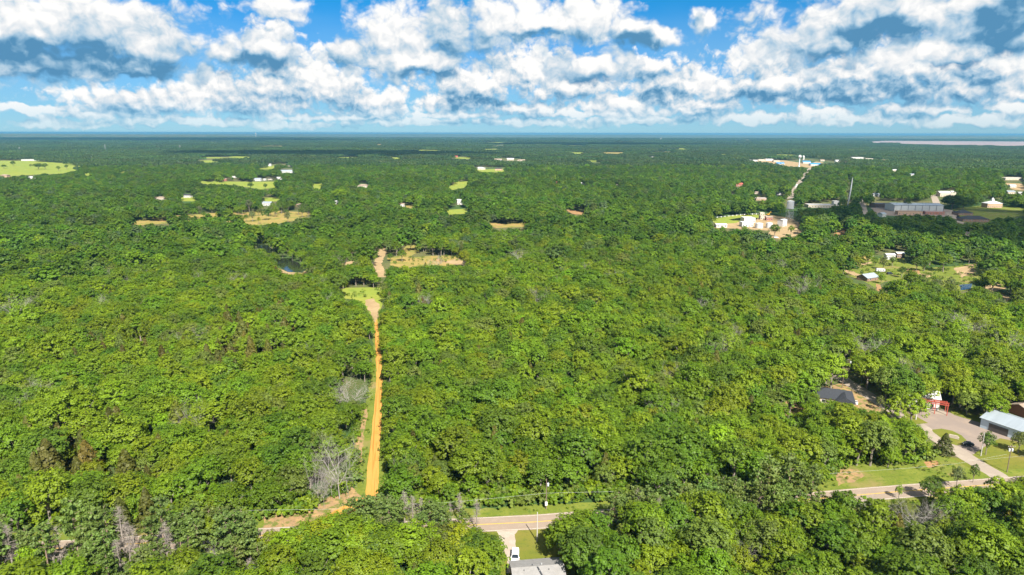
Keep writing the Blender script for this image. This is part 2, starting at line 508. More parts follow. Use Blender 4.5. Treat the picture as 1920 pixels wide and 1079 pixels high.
def bare_tree(rng, H, spread, n_main=6, levels=3, r=None, trunk=.3):
    """leafless tree: forked limbs that taper to twigs"""
    mb = MB(); r = r or .022 * H
    def grow(p, d, L, rad, lev):
        n = 3
        for k in range(n):
            d2 = (d + Vector(rng.normal(size=3)) * .22 + Vector((0, 0, .06))).normalized()
            q = p + d2 * (L / n)
            mb.tube(p, q, rad * (1 - .22 * k), rad * (1 - .22 * (k + 1)), 4 if lev else 5, False)
            p, d = q, d2
            if lev < levels and (k > 0 or lev > 0):
                for _ in range(2):
                    dd = (d + Vector(rng.normal(size=3)) * .75); dd.z += .12
                    grow(p, dd.normalized(), L * rng.uniform(.45, .7), rad * .42, lev + 1)
    base = Vector((0, 0, -.3)); fork = Vector((rng.uniform(-.3, .3), rng.uniform(-.3, .3), H * trunk))
    mb.tube(base, fork, r, r * .8, 7, False)
    for k in range(n_main):
        ph = 2 * math.pi * k / n_main + rng.uniform(-.4, .4)
        d = Vector((math.cos(ph) * spread, math.sin(ph) * spread, rng.uniform(.7, 1.3))).normalized()
        grow(fork, d, H * (1 - trunk) * rng.uniform(.65, .95), r * .55, 1)
    return mb

def bare_pine(rng, H):
    """dead pine: straight pale stem, short drooping whorls and fine twigs"""
    mb = straight_trunk(rng, H, .014 * H + .04, .99)
    for k in range(66):
        h = rng.uniform(.3, .99); ph = rng.uniform(0, 6.283)
        L = (1.05 - h) * H * .17 + .5
        L *= rng.uniform(.5, 1.2)
        p = Vector((0, 0, H * h)); q = p + Vector((math.cos(ph) * L, math.sin(ph) * L, L * rng.uniform(-.15, .5)))
        mb.tube(p, q, .045, .02, 3, False)
        for _ in range(5):
            s = rng.uniform(.35, 1); a = p.lerp(q, s)
            mb.tube(a, a + Vector(rng.normal(size=3)) * .46, .022, .013, 3, False)
    return mb

def crown_mesh(name, data, rng):
    C, N, S, lv = data[:4]
    v = leaf_quads(C, N, S, rng)
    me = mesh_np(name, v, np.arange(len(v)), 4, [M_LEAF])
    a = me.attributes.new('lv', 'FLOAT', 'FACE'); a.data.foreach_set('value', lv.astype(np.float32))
    return me

def join_proto(name, data, trunk, bark, rng):
    """crown and trunk in one mesh, for the woods"""
    C, N, S, lv = data[:4]
    v = leaf_quads(C, N, S, rng); nq = len(C)
    me = bpy.data.meshes.new(name)
    tv = trunk.v if trunk else []; tf = trunk.f if trunk else []
    b = len(v)
    me.from_pydata([tuple(p) for p in v] + tv, [], [tuple(range(4 * k, 4 * k + 4)) for k in range(nq)] + [tuple(i + b for i in f) for f in tf])
    me.materials.append(M_LEAF); me.materials.append(bark)
    mi = np.zeros(len(me.polygons), np.int32); mi[nq:] = 1
    me.polygons.foreach_set('material_index', mi)
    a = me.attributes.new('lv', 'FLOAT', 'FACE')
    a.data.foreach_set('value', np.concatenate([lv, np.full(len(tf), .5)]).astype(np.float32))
    return me

rg = np.random.default_rng(7)
OAK = []      # (crown mesh, trunk mesh, joined mesh) with H = 12, R = 4.4
for k in range(7):
    R = (4.8, 5.3, 4.6, 5.5, 4.3, 5.0, 4.0)[k]; H = (12, 11.6, 12.4, 11.2, 12.6, 11.8, 12.2)[k]
    d = oak_leaves(rg, R, H, (15, 17, 14, 18, 13, 16, 12)[k], 12, 18, .205)
    tr = oak_trunk(rg, H, R)
    OAK.append((crown_mesh('oak_crown', d, rg), tr.mesh('oak_trunk', M_BARK), join_proto('oak_whole', d, tr, M_BARK, rg)))
CEDAR = []
for k in range(4):
    R = (2.3, 2.0, 2.7, 1.8)[k]; H = (9, 8, 8.5, 7.5)[k]
    d = cone_leaves(rg, R, H, 900, .26)
    tr = straight_trunk(rg, H, .13)
    CEDAR.append((crown_mesh('cedar_crown', d, rg), tr.mesh('cedar_trunk', M_BARK), join_proto('cedar_whole', d, tr, M_BARK, rg)))
PINE = []
for k in range(4):
    R = (3.2, 2.8, 3.5, 2.6)[k]; H = (13.5, 13, 12.5, 14)[k]
    d = pine_leaves(rg, R, H, (26, 24, 26, 24)[k], 15, .24, (.34, .42, .3, .45)[k])
    tr = straight_trunk(rg, H, .2, .95, d[4])
    PINE.append((crown_mesh('pine_crown', d, rg), tr.mesh('pine_trunk', M_PINEBARK), join_proto('pine_whole', d, tr, M_PINEBARK, rg)))
BARE = [bare_tree(rg, 12, .75, 7, 4, .16).mesh('bare_limbs', M_DEAD) for _ in range(4)]
BAREPINE = [bare_pine(rg, 13.5).mesh('bare_pine_stem', M_DEADPINE) for _ in range(3)]
FAROAK = []
for k in range(5):
    R = (4.4, 5.0, 3.9, 5.3, 4.2)[k]; H = (12, 12.5, 11.5, 11.5, 13)[k]
    d = oak_leaves(rg, R, H, 12, 7, 10, .44)
    FAROAK.append(join_proto('far_oak', d, None, M_BARK, rg))
SHRUB = []
for k in range(3):
    d = oak_leaves(rg, 1.3, 1.7, 5, 5, 7, .17, .02)
    SHRUB.append(join_proto('shrub_leaves', d, None, M_BARK, rg))
# pieces of far woodland, 80 m across, seen from a kilometre and more
PATCH = []
for k in range(4):
    Cs = []; Ns = []; Ss = []; Ls = []
    for gx in range(9):
        for gy in range(9):
            x = (gx - 4 + rg.uniform(-.45, .45)) * 9.2; y = (gy - 4 + rg.uniform(-.45, .45)) * 9.2
            if math.hypot(x, y) > 46: continue
            R = rg.uniform(3.8, 6.2); H = rg.uniform(9, 14.5)
            n = 34
            dd = unit(rg.normal(size=(n, 3))); dd[:, 2] = np.abs(dd[:, 2])
            c = np.stack([x + dd[:, 0] * R, y + dd[:, 1] * R, H * .5 + dd[:, 2] * H * .5], 1) * 1.0
            c[:, :2] += rg.normal(size=(n, 2)) * .5
            Cs.append(c); Ns.append(unit(dd + rg.normal(size=(n, 3)) * .35)); Ss.append(rg.uniform(1.0, 1.9, n))
            Ls.append(np.clip(.45 + rg.uniform(-.28, .28) + rg.uniform(-.22, .22, n), 0, 1))
    PATCH.append(join_proto('woodland_piece', (np.concatenate(Cs), np.concatenate(Ns), np.concatenate(Ss), np.concatenate(Ls)), None, M_BARK, rg))

# ------------------------------------------------------------------ instancing of the uncountable woods
def scatter(name, protos, pts, rot, scl, idx, tint, label, cat):
    """one object: points that carry copies of the prototype meshes"""
    pc = bpy.data.collections.new(name + '_kinds')
    for k, me in enumerate(protos):
        o = bpy.data.objects.new('%02d_%s' % (k, me.name), me); pc.objects.link(o)
    n = len(pts)
    me = bpy.data.meshes.new(name); me.vertices.add(n)
    me.vertices.foreach_set('co', np.asarray(pts, np.float32).ravel())
    def att(nm, ty, key, arr):
        a = me.attributes.new(nm, ty, 'POINT'); a.data.foreach_set(key, np.asarray(arr).ravel())
    r3 = np.zeros((n, 3), np.float32); r3[:, 2] = rot
    att('rot', 'FLOAT_VECTOR', 'vector', r3)
    att('scl', 'FLOAT_VECTOR', 'vector', np.asarray(scl, np.float32))
    att('idx', 'INT', 'value', np.asarray(idx, np.int32))
    t4 = np.ones((n, 4), np.float32); t4[:, :3] = tint
    att('tint', 'FLOAT_COLOR', 'color', t4)
    me.materials.append(M_LEAF)
    g = bpy.data.node_groups.new(name + '_nodes', 'GeometryNodeTree')
    g.interface.new_socket('Geometry', in_out='INPUT', socket_type='NodeSocketGeometry')
    g.interface.new_socket('Geometry', in_out='OUTPUT', socket_type='NodeSocketGeometry')
    N = g.nodes; L = g.links
    gi, go = N.new('NodeGroupInput'), N.new('NodeGroupOutput')
    ci = N.new('GeometryNodeCollectionInfo'); ci.inputs[0].default_value = pc
    ci.inputs[1].default_value = True; ci.inputs[2].default_value = True
    io = N.new('GeometryNodeInstanceOnPoints'); io.inputs['Pick Instance'].default_value = True
    def named(nm, ty):
        a = N.new('GeometryNodeInputNamedAttribute'); a.data_type = ty; a.inputs[0].default_value = nm
        return a.outputs[0]
    er = N.new('FunctionNodeEulerToRotation')
    L.new(gi.outputs[0], io.inputs['Points']); L.new(ci.outputs[0], io.inputs['Instance'])
    L.new(named('idx', 'INT'), io.inputs['Instance Index'])
    L.new(named('rot', 'FLOAT_VECTOR'), er.inputs[0]); L.new(er.outputs[0], io.inputs['Rotation'])
    L.new(named('scl', 'FLOAT_VECTOR'), io.inputs['Scale'])
    L.new(io.outputs[0], go.inputs[0])
    o = bpy.data.objects.new(name, me); COL.objects.link(o)
    md = o.modifiers.new('scatter', 'NODES'); md.node_group = g
    return tag(o, label, cat, kind='stuff')
# ------------------------------------------------------------------ the setting
def vnoise(x, y, seed=0):
    """smooth value noise in [0,1] for numpy arrays"""
    x = np.asarray(x, float); y = np.asarray(y, float)
    xi = np.floor(x).astype(np.int64); yi = np.floor(y).astype(np.int64)
    fx = x - xi; fy = y - yi; fx = fx * fx * (3 - 2 * fx); fy = fy * fy * (3 - 2 * fy)
    def h(a, b):
        n = (a * 374761393 + b * 668265263 + seed * 1442695041) & 0x7fffffff
        n = ((n ^ (n >> 13)) * 1274126177) & 0x7fffffff
        return ((n ^ (n >> 16)) & 0xffff) / 65535.0
    return (h(xi, yi) * (1 - fx) + h(xi + 1, yi) * fx) * (1 - fy) + (h(xi, yi + 1) * (1 - fx) + h(xi + 1, yi + 1) * fx) * fy

def fbm(x, y, seed=0, o=3):
    a = 0; s = 0; w = 1.0
    for k in range(o):
        a = a + w * vnoise(np.asarray(x) * 2 ** k, np.asarray(y) * 2 ** k, seed + k); s += w; w *= .5
    return a / s

def smooth_line(pts, n=10):
    """Catmull-Rom through 2-D points"""
    p = [np.array(q, float) for q in pts]
    p = [2 * p[0] - p[1]] + p + [2 * p[-1] - p[-2]]
    out = []
    for i in range(1, len(p) - 2):
        for k in range(n):
            t = k / n
            out.append(.5 * ((2 * p[i]) + (-p[i-1] + p[i+1]) * t + (2*p[i-1] - 5*p[i] + 4*p[i+1] - p[i+2]) * t*t + (-p[i-1] + 3*p[i] - 3*p[i+1] + p[i+2]) * t**3))
    out.append(p[-2]); return np.array(out)

def rough_edge(poly, step, amp, seed):
    """closed world outline with an uneven natural edge"""
    out = []
    n = len(poly)
    for i in range(n):
        a, b = np.array(poly[i]), np.array(poly[(i + 1) % n]); L = np.linalg.norm(b - a)
        m = max(1, min(60, int(L / step)))
        nrm = np.array([-(b - a)[1], (b - a)[0]]) / max(L, 1e-6)
        for k in range(m):
            q = a + (b - a) * k / m
            d = (fbm(q[0] / (step * 3), q[1] / (step * 3), seed) - .5) * 2 * amp + (vnoise(q[0] / step * 1.7, q[1] / step * 1.7, seed + 9) - .5) * amp
            out.append(q + nrm * float(d))
    return out

def sheet(name, poly, mat, z, label=None, parent=None, kind='structure', step=None, amp=0.0, seed=0):
    poly = [tuple(p) for p in poly]
    if step: poly = rough_edge(poly, step, amp, seed)
    me = bpy.data.meshes.new(name)
    bm = bmesh.new()
    f = bm.faces.new([bm.verts.new((p[0], p[1], z)) for p in poly])
    bmesh.ops.triangulate(bm, faces=[f])
    bmesh.ops.recalc_face_normals(bm, faces=bm.faces)
    bm.to_mesh(me); bm.free()
    if me.polygons and sum(p.normal.z * p.area for p in me.polygons) < 0: me.flip_normals()
    me.materials.append(mat)
    o = bpy.data.objects.new(name, me); COL.objects.link(o)
    if parent: o.parent = parent
    else: tag(o, label, kind=kind)
    return o

def strip(name, line, width, mat, z, label=None, parent=None, rough=0.0, offset=0.0, seed=0):
    line = np.asarray(line); t = np.gradient(line, axis=0); t /= np.linalg.norm(t, axis=1, keepdims=True)
    n = np.stack([-t[:, 1], t[:, 0]], 1)
    w = np.broadcast_to(np.asarray(width, float), (len(line),))[:, None] / 2
    r1 = (fbm(line[:, 0] / 3, line[:, 1] / 3, seed) - .5)[:, None] * rough
    r2 = (fbm(line[:, 0] / 3 + 50, line[:, 1] / 3, seed + 4) - .5)[:, None] * rough
    a = line + n * (offset + w + r1); b = line + n * (offset - w + r2)
    k = len(line)
    v = [(p[0], p[1], z) for p in a] + [(p[0], p[1], z) for p in b]
    me = bpy.data.meshes.new(name); me.from_pydata(v, [], [(i, k + i, k + i + 1, i + 1) for i in range(k - 1)])
    me.materials.append(mat)
    o = bpy.data.objects.new(name, me); COL.objects.link(o)
    if parent: o.parent = parent
    else: tag(o, label, kind='structure')
    return o

def px(pts, z=0.0): return [P(u, v, z) for u, v in pts]

M_FLOOR = ground_mat('woodland_floor', [(.06, 4, .35, .65, (.085, .115, .022)), (.9, 4, .42, .62, (.16, .115, .07)), (.004, 5, .45, .62, (.045, .085, .022))], (.06, .08, .02))
M_ASPH = ground_mat('worn_asphalt', [(.35, 5, .45, .75, (.30, .235, .18)), ((.5, 3., 1), 3, .55, .8, (.21, .17, .14))], (.265, .205, .155), .9)
M_CONC = ground_mat('pale_concrete', [(.25, 5, .45, .7, (.34, .285, .225)), (1.6, 4, .55, .8, (.235, .19, .15))], (.285, .235, .185), .9)
M_PAD = ground_mat('gravelled_asphalt', [(.12, 5, .42, .7, (.27, .21, .165)), (1.3, 4, .55, .8, (.19, .155, .13))], (.225, .18, .15), .92)
M_GRAVEL = ground_mat('pale_gravel', [(.5, 5, .4, .7, (.40, .33, .27)), (2., 4, .55, .8, (.28, .22, .17))], (.34, .275, .215), .95)
M_ORANGE = ground_mat('orange_sand', [((.9, .06, 1), 4, .45, .7, (.44, .225, .045)), ((1.5, .03, 1), 2, .50, .62, (.34, .155, .03)), (.12, 4, .55, .75, (.40, .18, .035))], (.46, .245, .06), .95, .2, math.atan2(P(699, 880)[0] - P(710, 700)[0], P(710, 700)[1] - P(699, 880)[1]) * -1)
M_REDSOIL = ground_mat('bare_red_soil', [(.25, 5, .4, .7, (.36, .20, .10)), (.8, 5, .5, .7, (.13, .13, .03)), (.12, 4, .55, .7, (.25, .17, .10))], (.30, .165, .075), .95, .2)
M_SCRAPE = ground_mat('scraped_soil', [(.3, 5, .4, .65, (.35, .225, .10)), (.45, 5, .47, .62, (.12, .14, .03)), (1.4, 4, .52, .72, (.17, .12, .07))], (.27, .175, .09), .95, .2)
M_LAWN = ground_mat('mown_lawn', [(.12, 5, .4, .7, (.155, .15, .025)), (.7, 5, .5, .75, (.085, .11, .02)), (.05, 3, .5, .7, (.18, .15, .035))], (.125, .14, .02), .95)
M_GRASS = ground_mat('rough_grass', [(.15, 5, .4, .7, (.165, .185, .03)), (.9, 5, .48, .7, (.075, .12, .016)), (.07, 4, .5, .68, (.21, .17, .06)), (2.2, 4, .55, .75, (.19, .20, .05))], (.12, .15, .02), .95, .3)
M_FIELD = ground_mat('hay_field', [(.02, 5, .4, .7, (.24, .25, .04)), (.12, 4, .5, .75, (.13, .19, .03))], (.19, .235, .035), .95)
M_DRY = ground_mat('dry_grass', [(.06, 5, .4, .65, (.30, .215, .07)), (.05, 4, .5, .66, (.15, .17, .035)), (.3, 4, .5, .75, (.17, .17, .035)), (.03, 4, .56, .7, (.34, .20, .09))], (.25, .20, .055), .95)
M_SAND = ground_mat('pale_sand', [(.1, 5, .4, .7, (.36, .26, .14)), (.5, 4, .55, .8, (.2, .16, .06))], (.30, .21, .11), .95)
M_YEL = plain('worn_yellow_paint', (.52, .32, .05), .8, .25, 1.0)
M_WHT = plain('worn_white_paint', (.52, .47, .40), .8, .25, 1.0)

def water_mat(name, col, rough):
    m, t = new_mat(name)
    b = bsdf(t, col, rough, .5)
    bp = t.n('ShaderNodeBump'); bp.inputs['Strength'].default_value = .15; bp.inputs['Distance'].default_value = .1
    t.put(bp.inputs['Height'], t.noise(t.n('ShaderNodeNewGeometry').outputs['Position'], .8, 3, .5))
    t.put(b.inputs['Normal'], bp.outputs[0]); finish(t, b.outputs[0]); return m
M_POND = water_mat('dark_pond_water', (.02, .025, .015), .08)
M_LAKE = water_mat('silty_lake_water', (.36, .24, .19), .35)

B = 46000.0
gp = sheet('ground', [(-B, -3000), (B, -3000), (B, B), (-B, B)], M_FLOOR, 0.0, 'dark leaf-littered ground under the woods')

# low wooded rises along the horizon
def rise(name, y0, x0, x1, h, depth, seed, label):
    n = 120; xs = np.linspace(x0, x1, n); v = []; f = []
    prof = [0, .5, .85, 1, .8, 0]
    for i, xx in enumerate(xs):
        e = max(0.0, min(1.0, 6.0 * min(i, n - 1 - i) / n))
        hh = h * e * (0.45 + .75 * float(fbm(xx / 2600, seed * 3.3, seed, 4)) + .10 * float(vnoise(xx / 160, 1.5, seed)))
        for k, q in enumerate(prof): v.append((xx, y0 + depth * k / 5, -2.0 if q == 0 else hh * q))
    for i in range(n - 1):
        for k in range(5): f.append((i * 6 + k, (i + 1) * 6 + k, (i + 1) * 6 + k + 1, i * 6 + k + 1))
    me = bpy.data.meshes.new(name); me.from_pydata(v, [], f); me.materials.append(M_FLOOR)
    o = bpy.data.objects.new(name, me); COL.objects.link(o); return tag(o, label, kind='structure')
rise('hills', 24000, -32000, 32000, 62, 5000, 1, 'long low wooded rise along the horizon')
rise('hills', 14500, -16000, -5200, 62, 3000, 3, 'wooded ridge on the horizon behind the hay field')
rise('hills', 15000, 7000, 19000, 46, 3000, 5, 'wooded hills on the far shore of the lake')

CLEAR = []
       # photograph outlines where the ground, not the wood, is seen
SOFT = []        # those that single trees and clumps may break up
def clear(pts, soft=False): CLEAR.append(np.array(pts, float)); SOFT.append(soft)

# ---- the paved road across the foreground
road_line = smooth_line(px([(-140, 1043), (250, 1020), (520, 1003), (760, 991), (960, 981), (1030, 977), (1330, 953), (1640, 926), (1760, 916.5), (1915, 905), (2060, 894)]), 14)
road = strip('road', road_line, 7.6, M_ASPH, .028, 'worn pale two-lane road crossing in front of the woods', rough=.35)
strip('centre_line', road_line, .34, M_YEL, .034, parent=road)
strip('edge_line', road_line, .16, M_WHT, .034, parent=road, offset=3.35)
strip('edge_line', road_line, .16, M_WHT, .034, parent=road, offset=-3.35)
def road_off(x):
    """y of the road centre at x"""
    return np.interp(x, road_line[:, 0], road_line[:, 1])
strip('grass_verge', road_line, 17.5, M_GRASS, .012, 'rough green verge along the paved road', rough=4.0, seed=3)

# ---- side road, parking area and grass on the right
side_line = smooth_line(px([(1885, 902), (1862, 887), (1830, 868), (1790, 843), (1745, 814), (1700, 784), (1655, 758), (1620, 736), (1583, 713), (1560, 700)]), 10)
strip('side_road', side_line, 6.2, M_CONC, .022, 'pale concrete lane leaving the paved road beside the parking area', rough=.5, seed=5)
sheet('lawn', px([(1745, 850), (1800, 880), (1850, 905), (1960, 895), (2010, 840), (1960, 815), (1890, 805), (1870, 815), (1828, 845), (1800, 860)]), M_LAWN, .008, 'sunny mown lawn around the power poles by the lane', step=3, amp=.5, seed=6)
sheet('parking_area', px([(1722, 800), (1700, 776), (1722, 772), (1738, 771), (1770, 768), (1790, 779), (1830, 791), (1862, 799), (1925, 822), (1925, 832), (1875, 822), (1845, 838), (1826, 852), (1808, 858), (1775, 832)]), M_PAD, .016, 'broad pinkish parking area in front of the white porch building', step=2, amp=.3, seed=7)
isl = [(1747, 806), (1765, 804), (1785, 808), (1803, 817), (1812, 826), (1808, 834), (1795, 836), (1782, 832), (1762, 820), (1750, 811)]
sheet('grass_island', px(isl), M_LAWN, .03, 'oval grass island ringed by the parking area', step=1.5, amp=.15, seed=8)
sheet('grass_island', px([(1692, 773), (1712, 778), (1741, 794), (1718, 796), (1700, 785)]), M_LAWN, .03, 'triangular grass wedge under the tall grey pole', step=1.5, amp=.15, seed=9)
sheet('lawn', px([(1772, 772), (1800, 770), (1870, 790), (1925, 785), (1925, 800), (1862, 799), (1830, 790), (1793, 779)]), M_LAWN, .009, 'shady lawn strip behind the parking area under the round oak', step=2, amp=.4, seed=10)
sheet('meadow', px([(1530, 925), (1552, 880), (1610, 862), (1700, 850), (1745, 845), (1790, 862), (1845, 895), (1730, 908), (1640, 921)]), M_GRASS, .014, 'weedy green slope between the oak wood and the paved road', step=3, amp=1., seed=11)
sheet('bare_soil', px([(1562, 897), (1585, 877), (1605, 880), (1625, 893), (1600, 905), (1570, 912)]), M_SCRAPE, .02, 'bare reddish bank at the end of the weedy slope', step=2, amp=1.2, seed=12)
sheet('bare_soil', px([(1735, 868), (1755, 864), (1760, 873), (1742, 878)]), M_REDSOIL, .02, 'small scuffed soil patch beside the lane', step=1.5, amp=.8, seed=13)
sheet('building_plot', px([(1500, 745), (1540, 725), (1585, 715), (1620, 742), (1650, 765), (1640, 785), (1560, 790), (1500, 780), (1455, 780), (1450, 760)]), M_SCRAPE, .018, 'raw brown soil around the dark roofed new house', step=3, amp=1.5, seed=14)
clear([(1556, 926), (1556, 897), (1575, 880), (1640, 872), (1700, 868), (1745, 866), (1770, 848), (1740, 815), (1722, 800), (1700, 785), (1660, 768), (1645, 772), (1600, 752), (1586, 760), (1540, 752), (1530, 736), (1570, 733), (1572, 722), (1580, 712), (1600, 716), (1640, 742), (1690, 775), (1720, 768), (1734, 764), (1736, 734), (1752, 730), (1768, 748), (1772, 768), (1800, 776), (1850, 792), (1862, 780), (1900, 775), (1960, 772), (1960, 896), (1905, 897), (1870, 900), (1820, 906), (1730, 914), (1700, 932), (1660, 936), (1600, 928)])
clear([(1465, 765), (1480, 757), (1505, 762), (1510, 772), (1480, 774)])

# ---- dirt track up through the woods
tl = smooth_line([(684, 936), (688, 890), (692, 850), (698, 800), (702, 760), (705, 720), (705, 690), (704, 660), (703, 630), (701, 604), (695, 585)], 6)
tr_ = smooth_line([(709, 936), (710, 890), (711, 850), (715, 800), (717, 760), (717, 720), (716, 690), (714, 660), (711, 630), (708, 604), (708, 585)], 6)
sheet('grass_verge', px([(684, 940), (664, 925), (668, 880), (664, 845), (668, 800), (684, 760), (696, 700), (700, 640), (697, 600), (717, 600), (719, 640), (722, 700), (724, 760), (722, 820), (722, 880), (728, 940)]), M_GRASS, .006, 'grassy margin on both sides of the orange track', step=2, amp=1., seed=15)
sheet('bare_soil', px([(672, 865), (668, 830), (676, 792), (686, 766), (690, 775), (684, 800), (680, 840), (678, 866)]), M_SCRAPE, .01, 'reddish scraped soil in the margin of the orange track', step=1.5, amp=.6, seed=16)
sheet('dirt_track', px([tuple(p) for p in tl] + [tuple(p) for p in tr_[::-1]]), M_ORANGE, .014, 'straight orange sandy track cut through the woods', step=3.0, amp=.3, seed=17)
sheet('dirt_track', px([(684, 932), (709, 930), (700, 942), (670, 955), (640, 975), (600, 998), (560, 1004), (545, 999), (570, 985), (600, 975), (625, 960), (655, 943)]), M_ORANGE, .0245, 'curving orange end of the track where it joins the road', step=2, amp=.6, seed=18)
sheet('bare_soil', px([(490, 1000), (492, 968), (520, 958), (585, 958), (600, 938), (635, 925), (662, 912), (672, 925), (682, 935), (640, 970), (590, 1000), (540, 1004)]), M_SCRAPE, .02, 'scraped reddish corner beside the curving end of the track', step=2, amp=1.2, seed=19)
clear([(683, 931), (676, 890), (670, 850), (669, 828), (676, 796), (688, 765), (699, 735), (703, 690), (702, 640), (700, 610), (692, 585), (686, 568), (655, 560), (628, 552), (650, 540), (716, 540), (717, 565), (709, 590), (712, 620), (716, 690), (719, 740), (717, 790), (714, 850), (713, 890), (712, 932)])
clear([(497, 990), (500, 967), (560, 968), (600, 968), (640, 945), (660, 930), (684, 926), (684, 930), (652, 952), (625, 962), (590, 974), (560, 988), (505, 992)])
clear([(588, 955), (590, 905), (604, 890), (616, 900), (622, 890), (630, 900), (640, 890), (668, 900), (662, 935), (640, 950)])
sheet('meadow', px([(622, 553), (648, 540), (718, 539), (719, 560), (711, 592), (706, 606), (698, 606), (690, 580), (672, 564), (640, 560)]), M_FIELD, .012, 'small grassy clearing at the top of the orange track', step=4, amp=1.5, seed=20)
sheet('bare_soil', px([(684, 563), (700, 560), (710, 572), (708, 592), (704, 606), (698, 604), (692, 582)]), M_SAND, .02, 'sandy wedge where the clearing narrows to the track', step=3, amp=1.5, seed=21)

# ---- yard of the grey roofed house
sheet('lawn', px([(900, 994), (1040, 985), (1075, 1040), (1085, 1120), (930, 1120), (935, 1040), (915, 1012)]), M_LAWN, .0165, 'olive front lawn between the road and the grey roofed house', step=2, amp=.5, seed=22)
sheet('driveway', px([(931, 996.5), (973, 993.5), (966, 1003), (966, 1020), (970, 1035), (976, 1050), (976, 1075), (950, 1075), (951, 1052), (946, 1035), (938, 1018), (936, 1006)]), M_GRAVEL, .032, 'pale gravel driveway running from the road to the house', step=1.2, amp=.3, seed=23)
clear([(905, 962), (960, 955), (1000, 950), (1060, 945), (1110, 945), (1105, 956), (1076, 964), (1030, 985), (1005, 1000), (1012, 1022), (1035, 1035), (1055, 1048), (1062, 1082), (1075, 1140), (945, 1140), (950, 1056), (945, 1035), (930, 1010), (905, 1000), (885, 994), (870, 985)])

# ---- clearings, ponds and fields farther off
def field(name, pts, mat, z, label, step=6, amp=2., clr=True, seed=0):
    sheet(name, px(pts), mat, z, label, step=step, amp=amp, seed=seed)
    if clr: clear(pts, name in ('meadow', 'dry_meadow', 'homestead_yard'))
field('pond', [(478, 459), (497, 458), (512, 468), (510, 476), (492, 474)], M_POND, .02, 'upper dark arm of the pond among bright trees', 4, 1.2)
field('pond', [(518, 486), (540, 484), (560, 494), (574, 505), (566, 512), (540, 510), (524, 501)], M_POND, .02, 'dark pond with a pale muddy bank below bright trees', 4, 1.2)
sheet('bare_soil', px([(518, 502), (540, 510.5), (566, 512), (577, 505), (580, 512), (560, 516), (536, 515), (516, 507)]), M_SAND, .012, 'pale muddy bank along the dark pond', step=3, amp=.8, seed=24)
clear([(517, 485), (546, 483), (576, 502), (571, 514), (526, 512)])
path = smooth_line(px([(717, 520), (714, 508), (708, 496), (711, 486), (717, 476), (718, 465)]), 8)
strip('sandy_path', path, 7.0, M_SAND, .03, 'pale winding sand path above the clearing', rough=3.0)
clear([(711, 522), (702, 497), (709, 466), (723, 466), (722, 485), (728, 498), (722, 522)])
field('meadow', [(726, 484), (757, 479), (760, 462), (789, 458), (787, 472), (764, 484), (800, 481), (856, 479), (870, 492), (838, 499), (800, 497), (755, 503), (733, 499)], M_DRY, .02, 'dry yellow clearing beside the winding sand path', seed=2)
field('bare_soil', [(634, 497), (660, 489), (670, 493), (650, 500)], M_SAND, .02, 'pale sand bank between pond and sand path', 4, 1.5)
field('bare_soil', [(832, 492), (862, 484), (880, 492), (872, 499)], M_SAND, .026, 'scraped sand at the foot of the yellow tree', 4, 1.5)
field('dry_meadow', [(243, 420), (262, 412), (330, 405), (395, 400), (470, 397), (520, 395), (560, 398), (592, 401), (560, 412), (522, 420), (470, 424), (430, 417), (380, 414), (300, 420), (262, 423)], M_DRY, .02, 'long dry tan meadow dotted with single oaks', 10, 3., seed=4)
field('hay_field', [(-60, 301), (60, 302), (145, 308), (152, 318), (118, 326), (60, 328), (20, 331), (-60, 330)], M_FIELD, .03, 'wide bright hay field before the far woods', 25, 8., seed=5)
